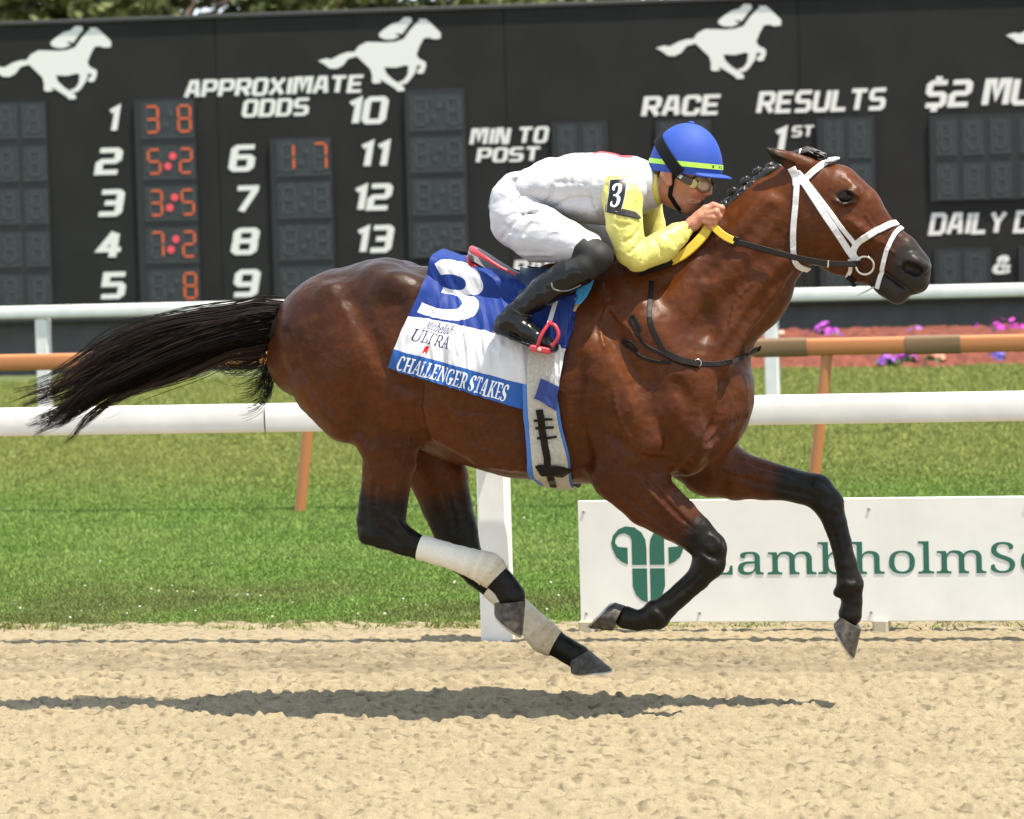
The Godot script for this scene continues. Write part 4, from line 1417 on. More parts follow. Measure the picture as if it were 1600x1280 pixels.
	f.relief([Vector3(-0.448, 0.627, 0.18), Vector3(-0.415, 0.606, 0.19), Vector3(-0.381, 0.602, 0.19)], 0.010, 0.004, 0.010, false)
	f.relief([Vector3(-0.354, 0.674, 0.2), Vector3(-0.321, 0.64, 0.2), Vector3(-0.294, 0.605, 0.19)], 0.010, 0.004, 0.010, false)
	f.relief([Vector3(-0.39, 0.628, 0.2), Vector3(-0.36, 0.615, 0.2), Vector3(-0.325, 0.584, 0.19)], 0.009, -0.006, 0.010, false)
	f.relief([Vector3(0.683, 0.557, 0.2), Vector3(0.703, 0.54, 0.2), Vector3(0.727, 0.53, 0.19)], 0.007, -0.004, 0.008, false)
	# bones and veins close under the skin
	f.relief([Vector3(1.169, 1.597, 0.085), Vector3(1.215, 1.563, 0.07), Vector3(1.271, 1.516, 0.06)], 0.012, 0.006, 0.014)
	f.relief([Vector3(1.025, 1.506, 0.08), Vector3(1.074, 1.468, 0.075), Vector3(1.141, 1.445, 0.06)], 0.010, 0.004, 0.012)
	f.relief([Vector3(1.221, 1.618, 0.07), Vector3(1.247, 1.574, 0.06), Vector3(1.282, 1.515, 0.052), Vector3(1.31, 1.49, 0.05)], 0.005, 0.003, 0.006)
	f.relief([Vector3(1.192, 1.588, 0.08), Vector3(1.219, 1.526, 0.07), Vector3(1.245, 1.484, 0.06)], 0.005, 0.003, 0.006)
	f.relief([Vector3(0.384, 1.424, 0.16), Vector3(0.398, 1.35, 0.2), Vector3(0.377, 1.278, 0.23), Vector3(0.4, 1.204, 0.25)], 0.006, 0.003, 0.007)
	f.relief([Vector3(0.398, 1.354, 0.2), Vector3(0.437, 1.304, 0.21), Vector3(0.487, 1.258, 0.22), Vector3(0.506, 1.177, 0.24)], 0.006, 0.003, 0.007)
	f.relief([Vector3(0.425, 1.077, 0.27), Vector3(0.439, 0.994, 0.27), Vector3(0.481, 0.911, 0.26)], 0.006, 0.003, 0.007)
	f.relief([Vector3(0.479, 0.802, 0.24), Vector3(0.534, 0.734, 0.23), Vector3(0.596, 0.666, 0.21), Vector3(0.664, 0.611, 0.2)], 0.006, 0.0035, 0.006, false)
	f.relief([Vector3(0.169, 0.83, 0.18), Vector3(0.051, 0.868, 0.22), Vector3(-0.067, 0.91, 0.26), Vector3(-0.149, 0.941, 0.27)], 0.006, 0.003, 0.007)
	f.relief([Vector3(-0.141, 1.046, 0.29), Vector3(-0.076, 1, 0.3), Vector3(-0.017, 1.003, 0.3), Vector3(0.029, 0.973, 0.3)], 0.006, 0.003, 0.007)
	f.relief([Vector3(-0.263, 0.957, 0.24), Vector3(-0.292, 0.864, 0.22), Vector3(-0.33, 0.75, 0.2)], 0.006, 0.0035, 0.006, false)
	f.relief([Vector3(0.865, 1.412, 0.11), Vector3(0.805, 1.352, 0.13), Vector3(0.785, 1.27, 0.15)], 0.005, 0.0025, 0.006)
	f.relief([Vector3(0.714, 0.8, -0.07), Vector3(0.78, 0.774, -0.08), Vector3(0.864, 0.772, -0.085)], 0.006, 0.003, 0.006, false)
	f.fold = lump(91, 14.0, 3)
	f.fold_size = 0.0022
	return f


func coat_paint(p: Vector3, n: Vector3, dark: float) -> Color:
	var v := coat.get_noise_3dv(p * 2.2)
	var fine := coat.get_noise_3dv(p * Vector3(14, 26, 14))
	var bay := Color(0.113, 0.0312, 0.0068).lerp(Color(0.060, 0.0160, 0.0048), clampf(0.5 + v * 0.9, 0.0, 1.0))
	# darker along the topline, paler in the flank
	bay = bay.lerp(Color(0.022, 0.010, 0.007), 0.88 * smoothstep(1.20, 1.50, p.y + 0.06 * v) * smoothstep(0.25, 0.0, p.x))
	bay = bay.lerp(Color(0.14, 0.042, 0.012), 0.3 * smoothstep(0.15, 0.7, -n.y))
	# soft dapples and redder flanks
	var dapple := smoothstep(0.05, 0.4, coat.get_noise_3dv(p * Vector3(13, 13, 7) + Vector3(5, 0, 0)))
	bay = bay.lerp(Color(0.140, 0.044, 0.0110), 0.22 * dapple * smoothstep(0.75, 1.0, p.y) * smoothstep(1.5, 1.3, p.y))
	bay = bay * (1.0 + 0.16 * fine)
	var black := Color(0.011, 0.0085, 0.0075) * (1.0 + 0.3 * fine)
	if p.y > 1.3 and p.x > 1.15:
		black = Color(0.040, 0.032, 0.028).lerp(Color(0.026, 0.02, 0.018), clampf(0.5 + 2.0 * v, 0.0, 1.0))
	var eye := Vector3(1.159, 1.675, 0.08)
	var lid := Vector2((p.x - eye.x) * 0.8, p.y - eye.y).length()
	bay = bay.lerp(Color(0.018, 0.012, 0.010), 0.9 * smoothstep(0.040, 0.018, lid))
	var edge := smoothstep(0.22, 0.78, dark + 0.14 * coat.get_noise_3dv(p * 6.0))
	var c := bay.lerp(black, edge)
	c.a = 1.0
	return c


func hoof(parent: Node3D, front_top: Vector3, back_top: Vector3, toe: Vector3, heel: Vector3, w: float, m: Material, shoe: Material) -> void:
	var rings := []
	for k in 8:
		var t := k / 7.0
		var a := front_top.lerp(toe, t)
		var b := back_top.lerp(heel, t)
		var c := (a + b) * 0.5
		var half := (a - b) * 0.5
		var ring := PackedVector3Array()
		for i in 22:
			var s := TAU * i / 22.0
			var wide := w * lerpf(0.86, 1.12, t) * (1.0 + 0.012 * sin(k * 2.4))
			var lift := 1.0 if cos(s) > 0.0 else 0.92
			ring.append(c + half * cos(s) * lift * (1.0 + 0.01 * sin(k * 2.4)) + Vector3(0, 0, sin(s) * wide))
		rings.append(ring)
	var o := put("hoof", loft(rings), m, parent)
	var plate_rings := []
	var down := (toe - front_top).normalized() * 0.008
	for k in 2:
		var ring := PackedVector3Array()
		for p in rings[7]:
			ring.append(p.lerp((toe + heel) * 0.5, 0.04 + 0.01 * k) + down * (0.1 + k))
		plate_rings.append(ring)
	put("shoe", loft(plate_rings), shoe, o)


func veins() -> NoiseTexture2D:
	var t := speckle(95, 0.008, 0, 1, 4, 1024, true, 9.0)
	var n: FastNoiseLite = t.noise
	n.fractal_type = FastNoiseLite.FRACTAL_RIDGED
	n.fractal_octaves = 4
	n.fractal_gain = 0.42
	n.domain_warp_enabled = true
	n.domain_warp_amplitude = 22.0
	n.domain_warp_frequency = 0.01
	return t


func build_horse() -> void:
	coat.seed = 17
	coat.frequency = 1.0
	coat.fractal_octaves = 3
	horse = horse_shape()
	var t := thing("race_horse", "bay racehorse at full gallop with black legs, white bridle and blue number cloth", "horse")
	var hide := tinted(0.55, {"albedo_texture": speckle(93, 0.04, 0.80, 1.0, 5), "roughness_texture": speckle(94, 0.008, 0.55, 1.0, 5), "metallic_specular": 0.31, "normal_enabled": true, "normal_texture": veins(), "normal_scale": 0.28})
	tri(hide, 0.55)
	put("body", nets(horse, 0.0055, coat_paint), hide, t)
	var horn := tri(mat(Color(0.15, 0.125, 0.10), 0.6, {"albedo_texture": speckle(96, 0.012, 0.22, 1.0, 5)}), 0.16)
	var shoe := mat(Color(0.45, 0.44, 0.42), 0.4, {"metallic": 0.7})
	hoof(t, Vector3(0.088, 0.388, 0.15), Vector3(-0.021, 0.378, 0.15), Vector3(0.074, 0.272, 0.15), Vector3(-0.02, 0.349, 0.15), 0.052, horn, shoe)
	hoof(t, Vector3(0.236, 0.186, -0.15), Vector3(0.167, 0.147, -0.15), Vector3(0.315, 0.119, -0.15), Vector3(0.168, 0.109, -0.15), 0.052, horn, shoe)
	hoof(t, Vector3(0.375, 0.286, 0.15), Vector3(0.42, 0.372, 0.15), Vector3(0.299, 0.295, 0.15), Vector3(0.388, 0.383, 0.15), 0.052, horn, shoe)
	hoof(t, Vector3(1.153, 0.256, -0.14), Vector3(1.085, 0.302, -0.14), Vector3(1.128, 0.16, -0.14), Vector3(1.059, 0.277, -0.14), 0.052, horn, shoe)
	# eyes
	var eye := SphereMesh.new()
	eye.radius = 0.021
	eye.height = 0.042
	var e := Vector3(1.159, 1.675, 0.074)
	for s in [1, -1]:
		var o := put("eye", eye, mat(Color(0.008, 0.005, 0.004), 0.12, {"metallic_specular": 0.35}), t, Vector3(e.x, e.y, (horse.skin(e.x, e.y) - 0.009) * s))
		o.scale = Vector3(1.25, 0.9, 1.0)
	# mane pulled over to the off side, with plaits along the crest
	var mane := Field.new()
	mane.chain([0.963, 1.784, 0, 0.011, 0.018, 0, 0.9, 1.763, 0.004, 0.017, 0.028, 0, 0.832, 1.705, 0.004, 0.019, 0.032, 0, 0.768, 1.659, 0.004, 0.021, 0.034, 0, 0.669, 1.599, 0, 0.028, 0.036, 0, 0.555, 1.533, -0.015, 0.03, 0.034, 0, 0.437, 1.481, -0.01, 0.023, 0.03, 0], 0.01)
	mane.chain([0.782, 1.66, -0.07, 0.017, 0.02, 0, 0.625, 1.528, -0.1, 0.034, 0.02, 0, 0.519, 1.467, -0.09, 0.034, 0.02, 0], 0.02)
	mane.fold = lump(97, 22.0, 2)
	mane.fold_scale = Vector3(3.0, 1.0, 3.0)
	mane.fold_size = 0.006
	var jet := mat(Color(0.012, 0.010, 0.010), 0.42)
	put("mane", nets(mane, 0.005, flat_paint(Color(1, 1, 1))), jet, t)
	for p in [Vector3(0.783, 1.7, 0), Vector3(0.826, 1.734, 0), Vector3(0.866, 1.764, 0), Vector3(0.909, 1.777, 0)]:
		var k := Field.new()
		k.seg(p + Vector3(-0.004, 0, 0.0), p + Vector3(0.004, 0.006, 0.004), 0.0145, 0.0125, 0.0145, 0.013, 0.01)
		k.fold = lump(98, 90.0, 2)
		k.fold_size = 0.004
		var o := put("plait", nets(k, 0.003, flat_paint(Color.WHITE)), jet, t)
		var band := TorusMesh.new()
		band.inner_radius = 0.008
		band.outer_radius = 0.0125
		band.rings = 14
		band.ring_segments = 8
		put("plait_band", band, mat(Color(0.75, 0.75, 0.75), 0.5), o, p + Vector3(0.011, -0.008, 0.004), Vector3(0.3, 0.2, -0.9))
	var fore := start()
	rng.seed = 31
	for k in 26:
		var z := rng.randf_range(-0.03, 0.03)
		var a := Vector3(0.977, 1.823, 0) + Vector3(rng.randf_range(0.0, 0.02), rng.randf_range(-0.012, 0.004), z)
		var b := a + Vector3(0.05, 0.006 + rng.randf_range(-0.008, 0.008), rng.randf_range(-0.01, 0.01))
		var c := a + Vector3(rng.randf_range(0.08, 0.10), -0.004 + rng.randf_range(-0.012, 0.006), rng.randf_range(-0.01, 0.01))
		tube([a, b, c], [0.005, 0.006, 0.003], 5, fore)
	fore.generate_normals()
	put("forelock", fore.commit(), jet, t)
	var band := TorusMesh.new()
	band.inner_radius = 0.008
	band.outer_radius = 0.014
	put("forelock_band", band, mat(Color(0.75, 0.75, 0.75), 0.5), t, Vector3(1.008, 1.822, 0.02), Vector3(0, 0, 1.3))
	build_tail(t)


func build_tail(t: Node3D) -> void:
	rng.seed = 55
	var top := curve([Vector3(-0.734, 1.377, 0), Vector3(-0.816, 1.384, 0), Vector3(-0.894, 1.368, 0), Vector3(-1.036, 1.352, 0), Vector3(-1.176, 1.325, 0), Vector3(-1.302, 1.286, 0), Vector3(-1.406, 1.234, 0), Vector3(-1.495, 1.177, 0), Vector3(-1.587, 1.135, 0), Vector3(-1.689, 1.111, 0)], 5)
	var mid := curve([Vector3(-0.773, 1.318, 0), Vector3(-0.841, 1.309, 0), Vector3(-0.919, 1.289, 0), Vector3(-1.044, 1.259, 0), Vector3(-1.18, 1.206, 0), Vector3(-1.318, 1.144, 0), Vector3(-1.411, 1.102, 0), Vector3(-1.499, 1.055, 0), Vector3(-1.597, 1.013, 0), Vector3(-1.708, 0.985, 0)], 5)
	var low := curve([Vector3(-0.803, 1.222, 0), Vector3(-0.848, 1.208, 0), Vector3(-0.915, 1.203, 0), Vector3(-1.043, 1.152, 0), Vector3(-1.184, 1.107, 0), Vector3(-1.287, 1.069, 0), Vector3(-1.368, 1.023, 0), Vector3(-1.438, 0.976, 0), Vector3(-1.49, 0.933, 0), Vector3(-1.559, 0.921, 0)], 5)
	var n := top.size()
	var st := start()
	st.set_smooth_group(1)
	for l in 64:
		var v := clampf(0.5 + rng.randfn() * 0.27, 0.0, 1.0)
		var reach := 1.0 - 0.42 * pow(rng.randf(), 1.4) if v < 0.8 else rng.randf_range(0.45, 0.85)
		var from := 0.0 if rng.randf() < 0.7 else rng.randf_range(0.0, 0.35)
		var z0 := rng.randfn() * 0.026
		var side := rng.randfn() * 0.06
		var drift := rng.randfn() * 0.20
		var amp := rng.randf_range(0.006, 0.020)
		var freq := rng.randf_range(5.0, 10.0)
		var ph := rng.randf() * TAU
		var tone := rng.randf_range(0.6, 1.3)
		var brown := rng.randf() < 0.42
		for h in 34:
			var dv := rng.randfn() * 0.055
			var dz := rng.randfn() * 0.010
			var loose := 1.0 + (rng.randf() * 2.5 if rng.randf() < 0.15 else 0.0)
			var end := reach * (1.0 - 0.22 * pow(rng.randf(), 2.0))
			var amp2 := rng.randf_range(0.0005, 0.004) * loose
			var ph2 := rng.randf() * TAU
			var pts := []
			var radii := []
			var steps := 12
			for k in steps + 1:
				var s := lerpf(from, end, k / float(steps))
				var x := s * (n - 1.001)
				var i := int(x)
				var u := x - i
				var pinch := loose * (1.0 - 0.75 * pow(s / reach, 2.0))
				var vv := clampf(v + drift * s * s + dv * pinch, -0.10, 1.12)
				var a: Vector3 = top[i].lerp(top[i + 1], u)
				var b: Vector3 = mid[i].lerp(mid[i + 1], u)
				var c: Vector3 = low[i].lerp(low[i + 1], u)
				var p := a.lerp(b, vv * 2.0) if vv < 0.5 else b.lerp(c, vv * 2.0 - 1.0)
				p.y += amp * sin(ph + s * freq) * s + amp2 * sin(ph2 + s * 15.0) * (0.2 + s)
				p.z += (z0 + dz * pinch) * (0.7 + 0.8 * sin(minf(s * 1.3, 1.0) * PI)) + side * s
				pts.append(p)
				radii.append(lerpf(0.0016, 0.00035, pow(k / float(steps), 2.0)))
			var q := rng.randf_range(0.7, 1.4) * tone
			var c := Color(0.036 * q, 0.022 * q, 0.0155 * q) if brown else Color(0.013 * q, 0.0098 * q, 0.009 * q)
			tube(pts, radii, 3, st, c, false)
	# the short wisps by the buttock
	for h in 130:
		var a := Vector3(-0.8, 1.126, 0) + Vector3(rng.randfn() * 0.008, rng.randf_range(-0.03, 0.09), rng.randfn() * 0.015)
		var g := rng.randf()
		var l := rng.randf_range(0.5, 1.0)
		var pts := [a, a + Vector3(-0.005 - 0.02 * g, -0.05, 0) * l, a + Vector3(-0.035 - 0.04 * g, -0.10, 0) * l, a + Vector3(-0.10 - 0.03 * g, -0.135 + 0.03 * g, 0) * l]
		tube(curve(pts, 3), [0.0013, 0.0012, 0.0011, 0.001, 0.0009, 0.0008, 0.0007, 0.0006, 0.0004, 0.0003], 3, st, Color(0.015, 0.012, 0.011), false)
	for h in 90:
		var a := Vector3(-0.833, 1.191, 0) + Vector3(rng.randfn() * 0.01, rng.randfn() * 0.02, rng.randfn() * 0.015)
		var l := rng.randf_range(0.5, 1.0)
		var pts := [a, a + Vector3(-0.06, -0.02 + rng.randfn() * 0.01, 0) * l, a + Vector3(-0.13, -0.02 + rng.randfn() * 0.02, 0) * l, a + Vector3(-0.2, 0.0 + rng.randfn() * 0.02, 0) * l]
		tube(pts, [0.0012, 0.001, 0.0008, 0.0004], 3, st, Color(0.03, 0.02, 0.014), false)
	st.generate_normals()
	var o := put("tail", st.commit(), tinted(0.5, {"metallic_specular": 0.22}), t)
	# fleshy dock under the hair
	var dock := Field.new()
	dock.chain([-0.717, 1.347, 0, 0.042, 0.03, 0, -0.785, 1.308, 0, 0.051, 0.032, 0, -0.875, 1.288, 0, 0.047, 0.03, 0, -0.998, 1.269, 0, 0.034, 0.022, 0, -1.135, 1.229, 0, 0.021, 0.014, 0], 0.02)
	put("dock", nets(dock, 0.006, flat_paint(Color.WHITE)), mat(Color(0.012, 0.010, 0.009), 0.6), o)


# ------------------------------------------------------------------ bandages, tack
func bandage(points: Array, radii: Array, w: float, soil: float, label: String) -> void:
	var rings := []
	var path := curve(points, 6)
	var m := path.size()
	for i in m:
		var t: Vector3 = (path[mini(i + 1, m - 1)] - path[maxi(i - 1, 0)]).normalized()
		var side := t.cross(Vector3(0, 0, 1)).normalized()
		var x := i * (radii.size() - 1.0) / (m - 1)
		var k := mini(int(x), radii.size() - 2)
		var r := lerpf(radii[k], radii[k + 1], x - k)
		var ring := PackedVector3Array()
		for j in 28:
			var a := TAU * j / 28.0
			var ridge := 1.0 + 0.022 * sin(i * 2.1 + a) + 0.018 * grain.get_noise_2d(i * 9.0, j * 11.0)
			ring.append(path[i] + (side * cos(a) * r + Vector3(0, 0, sin(a)) * minf(r, w)) * ridge)
		rings.append(ring)
	var st := start()
	st.set_smooth_group(1)
	for i in m - 1:
		var dirt := clampf(soil + 1.1 * pow(i / (m - 1.0), 2.0) + 0.35 * grain.get_noise_2d(i * 6.0, 3.0), 0.0, 1.0)
		for j in 28:
			var k := (j + 1) % 28
			st.set_color(Color(0.76, 0.72, 0.62).lerp(Color(0.42, 0.32, 0.18), dirt * (0.75 + 0.4 * grain.get_noise_2d(i * 12.0, j * 9.0))))
			quad(st, rings[i][j], rings[i][k], rings[i + 1][k], rings[i + 1][j])
	st.generate_normals()
	var o := put("leg_bandage", st.commit(), tri(tinted(0.85, {"albedo_texture": speckle(101, 0.03, 0.95, 1.0, 4), "cull_mode": BaseMaterial3D.CULL_DISABLED}), 0.25))
	tag(o, label, "leg bandage", "hind leg bandages")


# a cloth laid on the horse between four curves; the corners are given on the near side
func draped(f: Field, left: Array, right: Array, cols: int, rows: int, off: float, wrinkle: float, seed_: int, far := false, ridge := 0.0) -> ArrayMesh:
	var nn := lump(seed_, 7.0, 3)
	var l := curve(left, 8)
	var r := curve(right, 8)
	var pts := []
	var uvs := []
	var deep := PackedFloat32Array()
	var ripple := PackedFloat32Array()
	for j in rows:
		var v := j / (rows - 1.0)
		var xl := v * (l.size() - 1.001)
		var xr := v * (r.size() - 1.001)
		var a: Vector3 = l[int(xl)].lerp(l[int(xl) + 1], xl - int(xl))
		var b: Vector3 = r[int(xr)].lerp(r[int(xr) + 1], xr - int(xr))
		for i in cols:
			var u := i / (cols - 1.0)
			var p := a.lerp(b, u)
			var along := u * 0.9 - v * 0.45
			var crease := 1.0 - absf(nn.get_noise_2d(along * 0.75 + 3.0, v * 0.12)) * 5.0
			var w := wrinkle * (0.8 * nn.get_noise_2d(along * 0.55, v * 0.08) + 0.5 * nn.get_noise_2d(along * 1.7 + 7.0, v * 0.15) + 0.8 * maxf(crease, 0.0) + 0.2 * nn.get_noise_2d(u * 0.8, v * 0.8)) * (0.3 + 0.9 * v) * smoothstep(0.0, 0.25, u + 0.08)
			var z := f.skin(p.x, p.y)
			if ridge > 0.0:
				z = maxf(z, minf(0.02 + ridge * pow(v, 0.8), 0.19))
			deep.append(maxf(z, 0.02))
			ripple.append(maxf(w, -off * 0.7))
			pts.append(p)
			uvs.append(Vector2(1.0 - u if far else u, v))
	for pass_ in 3:
		var was := deep.duplicate()
		for j in rows:
			for i in cols:
				var o := j * cols + i
				var sum := was[o] * 2.0
				var n := 2.0
				for q in [[i - 1, j], [i + 1, j], [i, j - 1], [i, j + 1]]:
					if q[0] >= 0 and q[0] < cols and q[1] >= 0 and q[1] < rows:
						sum += was[q[1] * cols + q[0]]
						n += 1.0
				deep[o] = maxf(sum / n, was[o] - 0.004)
	for k in pts.size():
		pts[k] = Vector3(pts[k].x, pts[k].y, deep[k])
	var laid := pts.duplicate()
	for j in rows:
		for i in cols:
			var o := j * cols + i
			var du: Vector3 = pts[j * cols + mini(i + 1, cols - 1)] - pts[j * cols + maxi(i - 1, 0)]
			var dv: Vector3 = pts[mini(j + 1, rows - 1) * cols + i] - pts[maxi(j - 1, 0) * cols + i]
			var nrm := dv.cross(du).normalized()
			if nrm.z < 0.0:
				nrm = -nrm
			laid[o] = pts[o] + nrm * (off + ripple[o])
			if far:
				laid[o].z = -laid[o].z
	pts = laid
	var st := start()
	sheet(pts, uvs, cols, st)
	st.generate_normals()
	return st.commit()


func saddlecloth() -> void:
	var blue := Color(0.0105, 0.034, 0.190)
	var sky := Color(0.026, 0.105, 0.37)
	var snow := Color(0.62, 0.62, 0.65)
	var img := Image.create(1400, 1100, false, Image.FORMAT_RGB8)
	img.fill(blue.linear_to_srgb())
	var white := snow.linear_to_srgb()
	img.fill_rect(Rect2i(0, 625, 1400, 300), white)
	img.fill_rect(Rect2i(0, 925, 1400, 175), sky.linear_to_srgb())
	var sans := face_of("Droid Sans", true)
	stamp(img, "3", sans, Rect2(50, 62, 500, 545), white, 0.0)
	var script := face_of("Droid Serif")
	stamp(img, "Michelob", face_of("Droid Serif", true), Rect2(160, 642, 260, 78), Color(0.06, 0.08, 0.3), 0.4)
	stamp(img, "ULTRA", script, Rect2(100, 730, 345, 100), Color(0.08, 0.1, 0.32), 0.0)
	img.fill_rect(Rect2i(232, 850, 46, 62), Color(0.78, 0.12, 0.16))
	fill(img, Vector2(232, 912), Vector2(278, 912), Vector2(255, 892), white)
	stamp(img, "CHALLENGER STAKES", face_of("Droid Serif", true), Rect2(84, 950, 975, 122), Color(0.93, 0.93, 0.95))
	var tex := ImageTexture.create_from_image(img)
	var silk := mat(Color.WHITE, 0.55, {"albedo_texture": tex, "metallic_specular": 0.3, "cull_mode": BaseMaterial3D.CULL_DISABLED})
	var left := [Vector3(-0.185, 1.532, 0.05), Vector3(-0.205, 1.442, 0.17), Vector3(-0.235, 1.353, 0.25), Vector3(-0.274, 1.261, 0.27), Vector3(-0.315, 1.166, 0.27)]
	var right := [Vector3(0.298, 1.364, 0.17), Vector3(0.294, 1.3, 0.22), Vector3(0.281, 1.235, 0.26), Vector3(0.242, 1.129, 0.27), Vector3(0.194, 1.003, 0.28)]
	var t := thing("saddlecloth", "blue and white number three saddlecloth with sponsor print on the galloping horse", "saddlecloth")
	put("near_side", draped(horse, left, right, 90, 70, 0.012, 0.011, 61, false, 1.35), silk, t)
	put("far_side", draped(horse, left, right, 40, 30, 0.012, 0.009, 62, true, 1.35), silk, t)
	# front panel of the cloth ahead of the girth
	var deep := mat(blue, 0.55, {"cull_mode": BaseMaterial3D.CULL_DISABLED})
	var plain := mat(snow, 0.6, {"cull_mode": BaseMaterial3D.CULL_DISABLED})
	put("front_panel", draped(horse, [Vector3(0.226, 1.367, 0.2), Vector3(0.22, 1.305, 0.22), Vector3(0.213, 1.23, 0.24)], [Vector3(0.305, 1.38, 0.17), Vector3(0.285, 1.303, 0.2), Vector3(0.272, 1.222, 0.24)], 20, 24, 0.019, 0.006, 63), deep, t)
	put("front_panel", draped(horse, [Vector3(0.209, 1.228, 0.24), Vector3(0.194, 1.142, 0.26), Vector3(0.184, 1.101, 0.27)], [Vector3(0.272, 1.222, 0.24), Vector3(0.259, 1.141, 0.26), Vector3(0.247, 1.088, 0.27)], 16, 16, 0.018, 0.006, 64), plain, t)
	put("front_panel", draped(horse, [Vector3(0.195, 1.122, 0.27), Vector3(0.177, 1.077, 0.27), Vector3(0.168, 1.06, 0.27)], [Vector3(0.254, 1.096, 0.26), Vector3(0.242, 1.048, 0.26), Vector3(0.239, 1.018, 0.27)], 12, 12, 0.034, 0.003, 65), deep, t)
	put("front_edge", draped(horse, [Vector3(0.304, 1.4, 0.14), Vector3(0.292, 1.372, 0.16), Vector3(0.283, 1.344, 0.18)], [Vector3(0.36, 1.432, 0.12), Vector3(0.337, 1.379, 0.14), Vector3(0.315, 1.347, 0.16)], 14, 12, 0.02, 0.004, 66), mat(Color(0.06, 0.35, 0.62), 0.5, {"cull_mode": BaseMaterial3D.CULL_DISABLED}), t)
	put("front_edge", draped(horse, [Vector3(0.285, 1.365, 0.18), Vector3(0.278, 1.344, 0.18), Vector3(0.278, 1.324, 0.2)], [Vector3(0.313, 1.368, 0.16), Vector3(0.308, 1.343, 0.18), Vector3(0.297, 1.326, 0.2)], 8, 8, 0.016, 0.002, 67), mat(Color(0.42, 0.30, 0.14), 0.6, {"cull_mode": BaseMaterial3D.CULL_DISABLED}), t)


